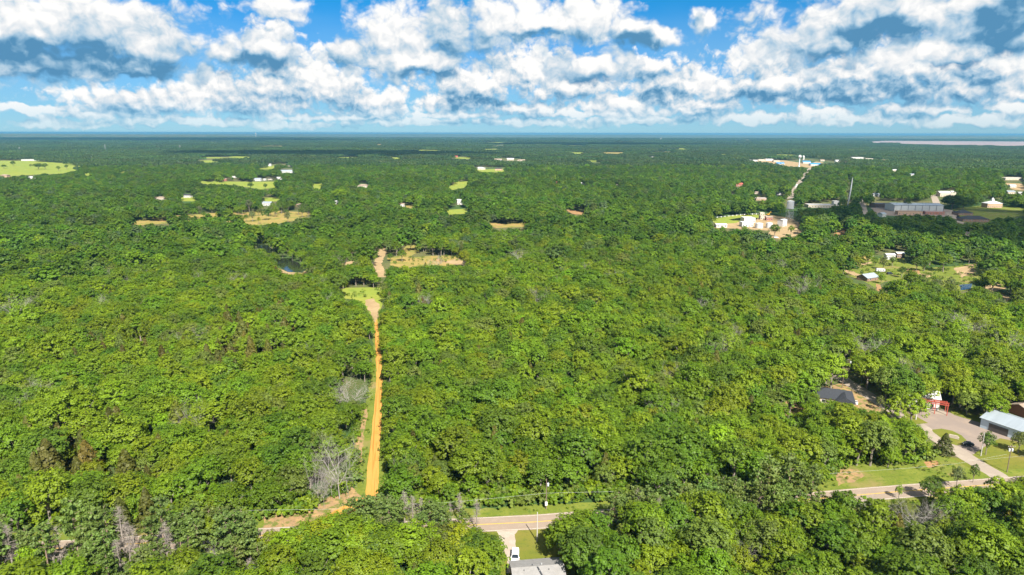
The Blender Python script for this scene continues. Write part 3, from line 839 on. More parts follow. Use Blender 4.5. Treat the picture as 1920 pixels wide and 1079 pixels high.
for k, (pts, mat, lab) in enumerate([
    ([(154, 325), (173, 325), (164, 333)], M_FIELD, 'small hay patch beside the wide hay field'),
    ([(219, 323), (240, 320), (226, 329)], M_FIELD, 'small lit pasture gap past the wide hay field'),
    ([(370, 340), (440, 341), (520, 341), (517, 352), (490, 356), (465, 352), (440, 347), (378, 346)], M_FIELD, 'bright pasture before the blue roofed farmhouse'),
    ([(585, 345), (606, 344), (603, 355), (590, 355)], M_FIELD, 'little bright pasture among the trees past the farmhouse'),
    ([(481, 312), (516, 311), (512, 318), (484, 318)], M_FIELD, 'pasture strip in front of the distant white roofs'),
    ([(494, 371), (526, 371), (520, 378), (498, 378)], M_FIELD, 'thin grass strip above the dry tan meadow'),
    ([(334, 371), (366, 370), (369, 378), (338, 378)], M_FIELD, 'yard grass around the small dark house'),
    ([(838, 352), (858, 340), (881, 340), (876, 351), (848, 357)], M_FIELD, 'sunny pasture gap in the middle of the woods'),
    ([(834, 394), (880, 391), (876, 401), (840, 403)], M_FIELD, 'grass yard below the tall white house'),
    ([(892, 319), (948, 316), (950, 323), (905, 324)], M_FIELD, 'pale yard in front of two distant houses'),
    ([(758, 385), (783, 385), (779, 391), (761, 391)], M_DRY, 'small tan yard in the woods'),
    ([(916, 419), (990, 418), (986, 426), (930, 428)], M_DRY, 'narrow dry clearing in the middle woods'),
    ([(1060, 393), (1100, 397), (1095, 403), (1074, 402)], M_REDSOIL, 'small reddish clearing in the woods'),
    ([(732, 296), (757, 295), (756, 300), (736, 300)], M_FIELD, 'tiny distant pasture glimpse'),
    ([(1562, 433), (1586, 428), (1584, 440), (1564, 443)], M_REDSOIL, 'orange bare lot behind the water tower works'),
    ([(1405, 300), (1470, 301), (1520, 308), (1530, 303), (1545, 305), (1520, 315), (1470, 312), (1410, 305)], M_SAND, 'pale lots around the distant ball shaped water tower'),
    ([(1785, 392), (1850, 385), (1900, 388), (1925, 392), (1925, 404), (1860, 412), (1800, 418)], M_GRASS, 'town lawn below the hall with the cupola'),
    ([(1632, 390), (1665, 386), (1770, 392), (1795, 396), (1800, 410), (1750, 405), (1670, 405), (1640, 402)], M_PAD, 'paved lot around the long grey sports hall'),
    ([(1880, 343), (1925, 345), (1925, 358), (1900, 356)], M_SAND, 'pale lot among distant white town buildings'),
    ]):
    field('clearing', pts, mat, .03, lab, 10, 2.5, seed=30 + k)
# works yard under the old water tower
field('works_yard', [(1333, 412), (1380, 404), (1440, 402), (1480, 409), (1500, 417), (1503, 440), (1462, 449), (1436, 443), (1446, 433), (1420, 431), (1380, 429), (1340, 428), (1340, 418)], M_SAND, .02, 'sandy yard of the works under the old water tower', 6, 2., seed=60)
sheet('grass_bank', px([(1333, 412), (1380, 404), (1440, 402), (1450, 406), (1410, 410), (1378, 419), (1345, 420)]), M_FIELD, .03, 'green bank along the back of the works yard', step=6, amp=2., seed=61)
sheet('basin', px([(1366, 412), (1385, 409), (1420, 409), (1418, 413), (1375, 414)]), M_POND, .04, 'dark settling basin beside the works sheds', step=6, amp=1., seed=62)
# homestead on the right
field('homestead_yard', [(1577, 507), (1610, 481), (1634, 477), (1642, 490), (1660, 478), (1692, 476), (1700, 494), (1740, 503), (1790, 499), (1830, 494), (1852, 504), (1846, 521), (1822, 535), (1826, 543), (1800, 546), (1760, 538), (1740, 533), (1700, 526), (1660, 529), (1640, 541), (1620, 528), (1585, 515)], M_GRASS, .02, 'grassy homestead yard with sheds and bare sand', 4, 1.5, seed=63)
for k, (pts, mat, lab) in enumerate([
    ([(1614, 482), (1632, 478), (1632, 488), (1615, 491)], M_DRY, 'tan corner of the homestead yard'),
    ([(1582, 506), (1600, 509), (1618, 517), (1612, 521), (1590, 514)], M_SAND, 'sandy drive into the homestead'),
    ([(1612, 495), (1634, 491), (1634, 494), (1614, 500)], M_SAND, 'short sand path behind the yellow tree'),
    ([(1788, 503), (1826, 496), (1829, 512), (1802, 522)], M_SAND, 'large pale sand scar in the homestead yard'),
    ([(1724, 513), (1752, 517), (1736, 525), (1716, 520)], M_SAND, 'small sand scar in the middle of the yard'),
    ([(1700, 505), (1726, 508), (1722, 513), (1704, 511)], M_REDSOIL, 'reddish scar beside the dark yard oaks'),
    ([(1838, 536), (1880, 532), (1890, 540), (1860, 548)], M_SAND, 'sandy bank past the little pond'),
    ([(1872, 549), (1902, 560), (1886, 566)], M_SAND, 'sandy slope below the sandy bank'),
    ([(1642, 532), (1652, 535), (1656, 546), (1646, 546)], M_REDSOIL, 'bare reddish patch at the yard edge'),
    ]):
    sheet('bare_soil', px(pts), mat, .03, lab, step=3, amp=1.5, seed=70 + k)
    if k > 5: clear(pts)
field('pond', [(1797, 535), (1823, 532), (1821, 541), (1801, 545)], M_POND, .05, 'little pale pond below the homestead yard', 4, 1.)
# town streets
def street(pts, w, lab, mat=None, pw=2.5):
    l = smooth_line(px(pts), 6); strip('street', l, w, mat or M_CONC, .05, lab, rough=1.0)
    q = np.array(pts, float); clear(np.concatenate([q - [pw, 0], (q + [pw, 0])[::-1]]))
street([(1520, 315), (1511, 326), (1501, 340), (1494, 350), (1487, 362), (1482, 374)], 11, 'straight pale street running to the distant ball water tower', pw=4.5)
street([(1614, 368), (1616, 380), (1619, 392), (1622, 404)], 9, 'straight pale street beside the tall mast', pw=4)
street([(1750, 366), (1754, 376), (1758, 388)], 10, 'pale street behind the long sports hall', pw=4)
street([(1778, 398), (1786, 408), (1794, 415), (1812, 420)], 8, 'pale curving street below the sports hall', pw=3)
street([(1808, 432), (1816, 438), (1823, 446)], 8, 'pale street bend in the shaded trees', pw=4)
street([(1818, 440), (1835, 442), (1853, 444)], 5, 'thin pale lane in the shaded trees', pw=1)
# the lake
sheet('lake', px([(1616, 266.5), (1660, 264.6), (1920, 266.0), (2300, 268), (2300, 277), (1920, 275.0), (1780, 273), (1700, 271), (1640, 268.6)]), M_LAKE, .5, 'wide pinkish silty lake in front of the far hills', step=250, amp=40, seed=90)
clear([(1616, 266), (1660, 264), (1920, 265.5), (2300, 267.5), (2300, 276.5), (1920, 274.5), (1780, 272.5), (1700, 270.5), (1640, 268.6)])
# scattered far pastures
rf = np.random.default_rng(21)
for k in range(34):
    u = rf.uniform(-60, 1600); v = 262 + 45 * rf.uniform(0, 1) ** 1.3
    w = rf.uniform(8, 34); h = rf.uniform(.5, 1.3) * (v - 250) / 25
    ang = np.linspace(0, 2 * math.pi, 10, endpoint=False)
    pts = [(u + w * math.cos(a) * rf.uniform(.7, 1.2), v + h * math.sin(a)) for a in ang]
    field('pasture', pts, M_FIELD if k % 4 else M_DRY, .1, 'distant pale pasture strip between far woods', 60, 15., seed=100 + k)
# ------------------------------------------------------------------ buildings, vehicles, poles
M_WHITE = plain('white_siding', (.50, .49, .47), .6, .08, .6)
M_CREAM = plain('cream_siding', (.46, .40, .31), .7, .1, .6)
M_TAN = plain('tan_brick', (.40, .27, .18), .85, .15, 3.)
M_BRICK = plain('red_brick', (.30, .13, .09), .85, .18, 3.)
M_BROWNWALL = plain('brown_wall', (.22, .14, .10), .85, .15, 1.)
M_GREYWALL = plain('grey_metal_wall', (.50, .52, .50), .55, .08, .3, stretch=(1, 1, .2))
M_BLUEWALL = plain('pale_blue_siding', (.50, .60, .68), .6, .08, .5)
M_SHINGLE = plain('grey_shingles', (.235, .225, .215), .9, .16, 1.2, grime=.25)
M_DARKSH = plain('charcoal_shingles', (.035, .038, .045), .85, .2, 1.5)
M_BROWNSH = plain('weathered_brown_shingles', (.26, .20, .15), .9, .16, 1.)
M_METALROOF = plain('pale_metal_roof', (.32, .36, .39), .4, .1, .3, .5, .2, (3., .2, 1.))
M_WHITEROOF = plain('white_metal_roof', (.50, .50, .49), .45, .08, .3, .4)
M_BLUEROOF = plain('blue_metal_roof', (.03, .22, .52), .45, .1, .3, .4)
M_REDROOF = plain('faded_red_roof', (.48, .10, .07), .6, .15, .5)
M_GREYFLAT = plain('grey_membrane_roof', (.36, .37, .39), .8, .12, .15, grime=.2)
M_DARKFLAT = plain('dark_membrane_roof', (.12, .13, .15), .85, .15, .15)
M_GLASS = plain('dark_window_glass', (.02, .028, .035), .08, .1, 1., .5)
M_TRIM = plain('white_trim', (.75, .74, .72), .5, .05, 1.)
M_DOOR = plain('door_paint', (.16, .11, .08), .5, .1, 1.)
M_GARAGE = plain('brown_garage_door', (.085, .075, .07), .55, .1, 1.)
M_REDSTEEL = plain('red_oxide_steel', (.36, .07, .045), .55, .15, 1.)
M_STEEL = plain('weathered_steel', (.42, .43, .43), .5, .18, .6, .4, .3, grime=.3)
M_TANK = plain('old_tank_paint', (.60, .60, .58), .55, .16, .25, .4, .0, (1, 1, .3), .25)
M_WOODPOLE = plain('creosoted_pole', (.17, .125, .095), .9, .25, 1., stretch=(2, 2, .2))
M_GREYPOLE = plain('weathered_grey_pole', (.42, .40, .37), .85, .12, 1., stretch=(2, 2, .2))
M_CERAMIC = plain('grey_transformer_paint', (.55, .57, .58), .45, .08, 1.)
M_WIRE = plain('weathered_cable', (.30, .32, .28), .6, .05, 1.)
M_CARWHITE = plain('white_car_paint', (.80, .80, .80), .25, .02, 1., .5)
M_CARDARK = plain('dark_car_paint', (.025, .03, .035), .25, .05, 1., .5)
M_TYRE = plain('black_rubber', (.02, .02, .02), .9, .1, 3.)
M_RIM = plain('alloy_rim', (.45, .45, .46), .35, .05, 1., .5, .6)
M_LAMP = plain('clear_lamp', (.75, .75, .72), .15, .05, 1., .5)
M_REDLAMP = plain('red_lamp', (.40, .02, .02), .2, .05, 1., .5)
M_YELLOW = plain('machine_yellow', (.62, .36, .03), .5, .1, 1.)
M_STONE = plain('pale_stone', (.40, .34, .27), .9, .2, 2.)

def clear_box(x, y, w, d, h, rz, grow=1.0, cut=0.0):
    """keep trees from hiding a building: outline of its box in the photograph"""
    c, s = math.cos(rz), math.sin(rz); pts = []
    for sx in (-.5, .5):
        for sy in (-.5, .5):
            for z in (cut, h):
                a, b = sx * w, sy * d
                pts.append((x + a * c - b * s, y + a * s + b * c, z))
    u, v, _ = proj(pts)
    clear([(u.min() - grow, v.min() - grow), (u.max() + grow, v.min() - grow), (u.max() + grow, v.max() + grow * .3), (u.min() - grow, v.max() + grow * .3)])

def house(name, label, cat, x, y, w, d, h, rz, roof, pitch, wm, rm, wins=3, door=True, back=False, over=.45, group=None, win_h=1.25, doorm=None, side_wins=0, clr=True, grow=1.0, cut=0.0):
    r = empty(name, (x, y, 0), rz, label, cat, group)
    rise_ = (d / 2) * math.tan(RAD(pitch))
    top = h
    if roof == 'gable':
        MB().prism([(-w/2, 0), (w/2, 0), (w/2, h), (-w/2, h)], -d/2, d/2).add(
            [(-w/2, -d/2, h), (-w/2, d/2, h), (-w/2, 0, h + rise_), (w/2, -d/2, h), (w/2, d/2, h), (w/2, 0, h + rise_)],
            [(0, 1, 2), (3, 5, 4), (0, 2, 5, 3), (1, 4, 5, 2)]).build('wall', wm, r)
        ro = MB(); tk = .14; ov = over * math.tan(RAD(pitch)); ww = w / 2 + over; dd = d / 2 + over
        for sg in (-1, 1):
            ro.add([(-ww, sg*dd, h - ov + .03), (ww, sg*dd, h - ov + .03), (ww, 0, h + rise_ + .03), (-ww, 0, h + rise_ + .03),
                    (-ww, sg*dd, h - ov + .03 + tk), (ww, sg*dd, h - ov + .03 + tk), (ww, 0, h + rise_ + .03 + tk), (-ww, 0, h + rise_ + .03 + tk)],
                   [(0,1,2,3), (4,5,6,7), (0,1,5,4), (1,2,6,5), (3,0,4,7)])
        rf = ro.build('roof', rm, r); top = h + rise_
        MB().tube((-ww, 0, h + rise_ + .16), (ww, 0, h + rise_ + .16), .09, .09, 6).build('ridge_cap', rm, rf)
    elif roof == 'hip':
        MB().box(-w/2, w/2, -d/2, d/2, 0, h).build('wall', wm, r)
        ww, dd = w/2 + over, d/2 + over; rl = max(.2, w/2 - d/2); rz_ = h + rise_
        MB().add([(-ww,-dd,h+.02),(ww,-dd,h+.02),(ww,dd,h+.02),(-ww,dd,h+.02),(-rl,0,rz_),(rl,0,rz_),(-ww,-dd,h-.14),(ww,-dd,h-.14),(ww,dd,h-.14),(-ww,dd,h-.14)],
                 [(0,1,5,4),(1,2,5),(2,3,4,5),(3,0,4),(6,7,1,0),(7,8,2,1),(8,9,3,2),(9,6,0,3),(9,8,7,6)]).build('roof', rm, r)
        top = rz_
    else:
        MB().box(-w/2, w/2, -d/2, d/2, 0, h).build('wall', wm, r)
        rf = MB().box(-w/2 - .15, w/2 + .15, -d/2 - .15, d/2 + .15, h + .002, h + .25).build('roof', rm, r)
        pb = MB(); e = .3
        for (a, b, c, f) in ((-w/2-.15, w/2+.15, -d/2-.15, -d/2+e), (-w/2-.15, w/2+.15, d/2-e, d/2+.15), (-w/2-.15, -w/2+e, -d/2+e, d/2-e), (w/2-e, w/2+.15, -d/2+e, d/2-e)): pb.box(a, b, c, f, h + .252, h + .6)
        pb.build('parapet', wm, rf)
        top = h + .6
    n = wins + (1 if door else 0)
    for k in range(n):
        cx = -w/2 + w * (k + .5) / n
        if door and k == n // 2:
            MB().box(cx - .5, cx + .5, -d/2 - .06, -d/2 + .02, .05, 2.1).build('door', doorm or M_DOOR, r); continue
        ww = min(1.3, w / n * .55); zb = min(h - win_h - .25, 1.0)
        f = MB().box(cx - ww/2 - .1, cx + ww/2 + .1, -d/2 - .05, -d/2 + .02, zb - .1, zb + win_h + .1).build('window', M_TRIM, r)
        MB().box(cx - ww/2, cx + ww/2, -d/2 - .075, -d/2 - .03, zb, zb + win_h).build('pane', M_GLASS, f)
    for k in range(side_wins):
        cy_ = -d/2 + d * (k + .5) / side_wins
        for sg in (-1, 1):
            xx = sg * w / 2
            f = MB().box(min(xx, xx + sg * .05), max(xx, xx + sg * .05), cy_ - .7, cy_ + .7, 1.0, 2.2).build('window', M_TRIM, r)
            MB().box(min(xx + sg * .03, xx + sg * .075), max(xx + sg * .03, xx + sg * .075), cy_ - .6, cy_ + .6, 1.1, 2.1).build('pane', M_GLASS, f)
    if clr: clear_box(x, y, w, d, top, rz, grow, cut)
    return r

def at(u, v, d):
    """centre of a building whose near wall meets the ground at pixel (u, v)"""
    x, y = P(u, v); L = math.hypot(x, y)
    return x + x / L * d / 2, y + y / L * d / 2

def far_house(u, v, wpx, h, roof, wm, rm, label, cat='house', name='house', wins=3, dr=.7, rz=0.0, pitch=24, door=True, cut=0.0):
    w = wpx * mpp(u, v); d = max(5.0, min(w * dr, 18)); x, y = at(u, v, d)
    return house(name, label, cat, x, y, w, d, h, rz, roof, pitch, wm, rm, wins, door, group=None, grow=.7, cut=cut)

# ---- the grey roofed house in the foreground
hx, hy = P(1003, 1047.5, 2.75)
e1 = np.array(P(953.5, 1053, 2.6)); e2 = np.array(P(1049.5, 1046, 2.6)); rzh = math.atan2(*(e2 - e1)[::-1])
hw = float(np.linalg.norm(e2 - e1)) - .9
mid = (e1 + e2) / 2; nrm_ = np.array([math.sin(rzh), -math.cos(rzh)])
hc = mid + nrm_ * (4.9 + .45)
gh = house('grey_roofed_house', 'low house with a wide weathered grey shingle roof at the driveway end', 'house', hc[0], hc[1], hw, 9.8, 2.75, rzh, 'gable', 17, M_TAN, M_SHINGLE, 4, True, over=.45, side_wins=2, clr=False)
for k, (px_, py_, hh) in enumerate(((-1.2, .8, .55), (1.1, 1.0, .5), (2.6, -1.2, .5), (.2, -1.4, .45), (-3.5, -1.0, .5))):
    zb = 2.75 + (4.9 - abs(py_)) * math.tan(RAD(17))
    MB().tube((px_, py_, zb - .1), (px_, py_, zb + hh), .09 if k != 1 else .2, .09 if k != 1 else .2, 8).build('vent_pipe', M_STEEL if k % 2 else M_DARKSH, gh)
MB().add([(-.3, -.25, 4.42), (.1, -.25, 4.42), (1.5, -4.6, 3.09), (1.1, -4.6, 3.09), (-.3, -.25, 4.5), (.1, -.25, 4.5), (1.5, -4.6, 3.17), (1.1, -4.6, 3.17)], [(0,1,2,3),(4,5,6,7),(0,1,5,4),(1,2,6,5),(2,3,7,6),(3,0,4,7)]).build('roof_flashing', M_DARKSH, gh)

# ---- white building with the red porch, right of the lane
x, y = P(1742, 766); 
wb = house('porch_building', 'white metal building with a red steel porch facing the parking area', 'building', x - 2.0, y + 6.0, 15, 11, 4.6, RAD(-24), 'gable', 14, M_WHITE, M_WHITEROOF, 2, True, grow=.5, clr=False)
for (a, b) in ((5.4, -6.2), (5.4, -10.2), (9.6, -6.2), (9.6, -10.2), (1.2, -6.2), (1.2, -10.2)): MB().box(a - .13, a + .13, b - .13, b + .13, 0, 4.1).build('porch_post', M_REDSTEEL, wb)
bm_ = MB()
for b in (-6.2, -8.2, -10.2): bm_.box(1.0, 9.9, b - .12, b + .12, 4.1, 4.35)
for a in (1.2, 5.4, 9.6): bm_.box(a - .1, a + .1, -10.3, -6.1, 4.352, 4.55)
bm_.build('porch_beam', M_REDSTEEL, wb)
rl_ = MB(); rl_.box(1.0, 9.9, -10.32, -10.2, 5.2, 5.3); rl_.box(1.0, 9.9, -10.32, -10.2, 4.9, 4.97)
for a in np.linspace(1.1, 9.8, 7): rl_.box(a - .05, a + .05, -10.32, -10.22, 4.552, 5.2)
rl_.build('porch_rail', M_REDSTEEL, wb)
MB().box(1.0, 9.8, -10.2, -6.0, .02, .18).build('porch_floor', M_CONC, wb)
# ---- pale blue garage at the right edge
x, y = P(1893, 822)
gb = house('garage', 'pale blue garage with a light metal roof and dark wide door', 'garage', x + 5.2, y + 5.0, 17, 13, 3.9, RAD(-62), 'gable', 17, M_BLUEWALL, M_METALROOF, 0, False, grow=.3, clr=False)
MB().box(-5.6, 1.0, -6.58, -6.48, .05, 2.9).build('garage_door', M_GARAGE, gb)
MB().box(-8.58, -8.48, -4.2, 3.0, .05, 2.9).build('garage_door', M_GARAGE, gb)
MB().box(3.2, 4.2, -6.58, -6.48, .05, 2.1).build('door', M_TRIM, gb)
ch = house('brick_house', 'brown brick house corner behind the pale blue garage', 'house', *P(1928, 776), 12, 9, 2.9, RAD(20), 'gable', 22, M_BRICK, M_BROWNSH, 2, True, clr=False)
# ---- new house with a charcoal hip roof
x, y = P(1568, 757)
nh = house('new_house', 'new house with a charcoal roof on raw brown soil', 'house', x - 1.0, y + 3.0, 16, 11, 3.0, RAD(-20), 'hip', 24, M_CREAM, M_DARKSH, 4, True, clr=False)
MB().add([(1.0, -8.6, 2.98), (8.4, -8.6, 2.98), (8.4, -2.0, 2.98), (1.0, -2.0, 2.98), (4.7, -8.6, 5.0), (4.7, -2.0, 5.4)], [(0,1,4),(1,2,5,4),(0,4,5,3),(2,3,5),(3,2,1,0)]).build('front_gable_roof', M_DARKSH, nh)
MB().box(1.5, 7.9, -8.2, -5.99, 0, 2.97).build('front_wall', M_CREAM, nh)
MB().box(2.2, 7.2, -8.26, -8.18, .05, 2.3).build('garage_door', M_TRIM, nh)

# ---- vehicles
def car(name, label, x, y, rz, kind='suv', paint=None, glassy=True):
    r = empty(name, (x, y, .04), rz, label, 'car' if kind != 'pickup' else 'pickup truck')
    L, W = (4.8, 1.95) if kind == 'suv' else ((5.9, 2.0) if kind == 'pickup' else (3.4, 1.6))
    paint = paint or M_CARWHITE; hl = L / 2
    belt = 1.05; roofz = 1.78 if kind != 'cart' else 1.5
    MB().prism([(-hl, .45), (-hl + .1, .28), (hl - .12, .28), (hl, .5), (hl - .03, .78), (hl - .9 if kind != 'pickup' else hl - 1.1, .98), (hl - 1.05, belt), (-hl + .06, belt), (-hl, .85)], -W/2, W/2).build('body', paint, r, bevel=.06)
    c0, c1 = (-hl + .25, hl - 1.2) if kind == 'suv' else ((-.35, hl - 1.5) if kind == 'pickup' else (-.9, .8))
    gl = MB(); i = .12
    gl.add([(c0 - .12, -W/2 + .04, belt - .02), (c1 + .35, -W/2 + .04, belt - .02), (c1 + .35, W/2 - .04, belt - .02), (c0 - .12, W/2 - .04, belt - .02),
            (c0 + .2, -W/2 + i + .08, roofz - .1), (c1 - .35, -W/2 + i + .08, roofz - .1), (c1 - .35, W/2 - i - .08, roofz - .1), (c0 + .2, W/2 - i - .08, roofz - .1)],
           [(0,3,2,1),(4,5,6,7),(0,1,5,4),(1,2,6,5),(2,3,7,6),(3,0,4,7)])
    gl.build('windows', M_GLASS, r)
    MB().box(c0 + .12, c1 - .27, -W/2 + i + .03, W/2 - i - .03, roofz - .1, roofz).build('roof', paint, r, bevel=.04)
    for sy in (-1, 1):
        for (a, b) in ((c0 - .1, c0 + .2), (c1 + .33, c1 - .33), ((c0 + c1) / 2, (c0 + c1) / 2)):
            MB().tube((a, sy * (W/2 - .045), belt), (b, sy * (W/2 - i - .06), roofz - .06), .05, .05, 5).build('pillar', paint, r)
    if kind == 'pickup':
        bd = MB(); bd.box(-hl + .04, -.55, -W/2 + .02, -W/2 + .12, belt, belt + .22); bd.box(-hl + .04, -.55, W/2 - .12, W/2 - .02, belt, belt + .22); bd.box(-hl + .04, -hl + .14, -W/2 + .12, W/2 - .12, belt, belt + .22)
        bd.build('bed_side', paint, r); MB().box(-hl + .15, -.56, -W/2 + .13, W/2 - .13, belt + .002, belt + .03).build('bed_floor', M_GARAGE, r)
    for sx in (-1, 1):
        for sy in (-1, 1):
            wx = sx * (hl - .95); wy = sy * (W/2 - .1)
            w_ = MB().tube((wx, wy - .11, .36), (wx, wy + .11, .36), .36, .36, 16).build('wheel', M_TYRE, r)
            MB().tube((wx, wy + sy * .09, .36), (wx, wy + sy * .125, .36), .22, .2, 12).build('rim', M_RIM, w_)
    for sy in (-1, 1):
        a, b = sorted((sy * (W/2 - .5), sy * (W/2 - .12)))
        MB().box(hl - .08, hl + .015, a, b, .62, .78).build('headlight', M_LAMP, r)
        MB().box(-hl - .015, -hl + .06, a, b, .72, .95).build('taillight', M_REDLAMP, r)
        m0, m1 = sorted((sy * (W/2), sy * (W/2 + .2)))
        MB().box(c1 + .1, c1 + .28, m0, m1, belt, belt + .18).build('mirror', paint, r)
    MB().box(hl - .03, hl + .02, -.55, .55, .5, .7).build('grille', M_GARAGE, r)
    return r
x, y = P(966, 1047); car('parked_suv', 'white SUV parked nose to the grey house on the driveway', x, y, RAD(-92))
x, y = P(1593, 757); car('pickup_truck', 'white pickup parked beside the charcoal roofed new house', x, y, RAD(158), 'pickup')
x, y = P(1815, 836); car('dark_car', 'small dark car stopped on the lane beside the grass island', x, y, RAD(165), 'cart', M_CARDARK)

# ---- poles and lines
def z_at(x, y, u, vt):
    d = ray(u, vt); return CAM_H + d[2] * math.hypot(x, y) / math.hypot(d[0], d[1])
POLES = []
def pole(u, vb, vt, label, mat, arm=False, trans=0, box=False, r=.16, clr=True, name='utility_pole', cat='utility pole', ut=None):
    x, y = P(u, vb); h = max(6.0, z_at(x, y, ut or u, vt))
    o = empty(name, (x, y, 0), 0, label, cat, 'poles along the road and lanes' if name == 'utility_pole' else None)
    MB().tube((0, 0, -.5), (0, 0, h), r, r * .68, 10).build('pole', mat, o)
    if arm:
        MB().box(-1.25, 1.25, -.2, -.08, h - .75, h - .6).build('crossarm', M_WOODPOLE, o)
        for k in (-1.1, -.45, .45, 1.1): MB().tube((k, -.14, h - .6), (k, -.14, h - .38), .05, .035, 6).build('insulator', M_CERAMIC, o)
    for k in range(trans):
        sx = (-1) ** k
        t_ = MB().lathe([(.05, h - 2.35), (.27, h - 2.3), (.29, h - 1.5), (.27, h - 1.42), (.06, h - 1.36)], (sx * .48, 0), 12).build('transformer', M_CERAMIC, o)
        MB().tube((sx * .48, 0, h - 1.36), (sx * .48, 0, h - 1.1), .05, .03, 6).build('bushing', M_CERAMIC, t_)
    if box: MB().box(-.34, .34, -.42, -.17, 1.4, 2.5).build('meter_box', M_TRIM, o)
    if clr:
        uu, vv, dd = proj([(x, y, 0), (x, y, h)]); clear([(uu.min() - 1.5, vv[1]), (uu.max() + 1.5, vv[1]), (uu.max() + 1.5, vv[0]), (uu.min() - 1.5, vv[0])])
    POLES.append((x, y, h)); return o
pole(1007, 1016, 961, 'plain pale grey pole on the lawn before the grey house', M_GREYPOLE, r=.17)
pole(1024, 955, 898, 'wooden pole with transformer and white meter box on the green verge', M_WOODPOLE, trans=1, box=True)
pole(1839, 855, 810, 'leaning pale pole against the thin dark oak by the lane', M_GREYPOLE, clr=False)
pole(1888, 886, 832, 'wooden pole with crossarm and twin transformers on the sunny lawn', M_WOODPOLE, arm=True, trans=2)
pole(1717, 787, 746, 'thick grey pole on the triangular grass wedge', M_GREYPOLE, r=.24, arm=True)
pole(1579, 728, 695, 'brown pole at the far end of the lane by the new house', M_WOODPOLE)
pole(1591, 697, 672, 'brown pole with transformer rising from the wood past the lane', M_WOODPOLE, trans=1, arm=True)
pole(445, 953, 934, 'short pale pole in the bushes before the dark oak wood', M_GREYPOLE)
pole(1637, 482, 466, 'pale pole in the homestead yard', M_GREYPOLE)
def wire(name, pts, z, label, r=.045, sag=.0):
    q = [(*P(u, v, z), z) for u, v in pts]; mb = MB()
    for a, b in zip(q[:-1], q[1:]):
        n = 6
        for k in range(n):
            f = lambda s: (a[0] + (b[0] - a[0]) * s, a[1] + (b[1] - a[1]) * s, a[2] + (b[2] - a[2]) * s - sag * 4 * s * (1 - s))
            mb.tube(f(k / n), f((k + 1) / n), r, r, 5, False)
    return tag(mb.build(name, M_WIRE), label, 'cable')
wire('overhead_cable', [(318, 974), (475, 957), (623, 955), (859, 941), (1025, 925), (1150, 922)], 5.2, 'long pale cable strung past the transformer pole above the verge', .028)
wire('overhead_cable', [(1548, 889), (1705, 878), (1793, 870), (1888, 852)], 6.0, 'pale cable slung over the weedy slope to the twin transformer pole', .028)
wire('overhead_cable', [(1840, 863), (1888, 858), (1990, 849)], 6.0, 'pale cable crossing above the sunny lawn', .026)
# small things by the lane
x, y = P(1787, 822); st = MB(); st.box(-1.8, 1.8, -.35, .35, .03, .9); st.box(-1.4, 1.4, -.28, .28, .902, 1.25)
o = st.build('stone_sign', M_STONE, bevel=.06); o.location = (x, y, 0); o.rotation_euler = (0, 0, RAD(-38)); tag(o, 'long low stone block on the oval grass island', 'stone')
x, y = P(895, 1000)
mbx = empty('mailbox', (x, y, 0), 0, 'small dark mailbox on a post at the driveway mouth', 'mailbox')
MB().box(-.06, .06, -.06, .06, -.2, 1.05).build('post', M_WOODPOLE, mbx); MB().tube((0, -.25, 1.18), (0, .25, 1.18), .14, .14, 10).build('box', M_GARAGE, mbx)

# ---- works under the old water tower
def tower_old(u, vb, vt, label):
    x, y = P(u, vb); h = z_at(x, y, u, vt)
    o = empty('water_tower', (x, y, 0), 0, label, 'water tower')
    th = h * .42; zb = h - th; R = 4.3
    tk = MB().lathe([(.4, zb - 1.4), (R * .6, zb - .9), (R, zb), (R, h - 1.6), (R + .15, h - 1.55), (R * .55, h - .5), (.3, h)], (0, 0), 24).build('tank', M_TANK, o)
    bk = MB()
    for z in np.linspace(zb + .4, h - 1.9, 6): bk.lathe([(R + .02, z), (R + .07, z), (R + .07, z + .1), (R + .02, z + .1)], (0, 0), 24)
    bk.build('hoop', M_STEEL, tk)
    MB().lathe([(R + .05, zb - .05), (R + .9, zb - .05), (R + .9, zb + .07), (R + .05, zb + .07)], (0, 0), 24).build('walkway', M_STEEL, o)
    for k in range(4):
        a = math.pi / 4 + k * math.pi / 2
        MB().tube((math.cos(a) * R * 1.12, math.sin(a) * R * 1.12, -.5), (math.cos(a) * R * .92, math.sin(a) * R * .92, zb), .32, .28, 8).build('leg', M_STEEL, o)
    for k in range(4):
        a = math.pi / 4 + k * math.pi / 2; b = a + math.pi / 2
        for z in (zb * .34, zb * .68):
            MB().tube((math.cos(a) * R * 1.04, math.sin(a) * R * 1.04, z), (math.cos(b) * R * 1.04, math.sin(b) * R * 1.04, z), .16, .16, 6).build('brace', M_STEEL, o)
        MB().tube((math.cos(a) * R * 1.1, math.sin(a) * R * 1.1, .3), (math.cos(b) * R * 1.04, math.sin(b) * R * 1.04, zb * .34), .07, .07, 5).build('tie_rod', M_STEEL, o)
        MB().tube((math.cos(a) * R * 1.04, math.sin(a) * R * 1.04, zb * .34), (math.cos(b) * R * 1.0, math.sin(b) * R * 1.0, zb * .68), .07, .07, 5).build('tie_rod', M_STEEL, o)
    MB().tube((0, 0, -.3), (0, 0, zb - 1), .45, .45, 10).build('riser_pipe', M_STEEL, o)
    clear_box(x, y, R * 2.4, R * 2, h, 0, .5)
tower_old(1479.5, 413, 375.5, 'old grey water tower on four legs above the sandy works yard')
far_house(1402, 418, 21, 5.5, 'flat', M_WHITE, M_WHITEROOF, 'upper white works shed with a broad flat roof', 'shed', 'works_shed', 3, 1., cut=2)
far_house(1399, 426, 21, 5., 'flat', M_GREYWALL, M_WHITEROOF, 'lower grey works shed with a pale flat roof', 'shed', 'works_shed', 3, .8)
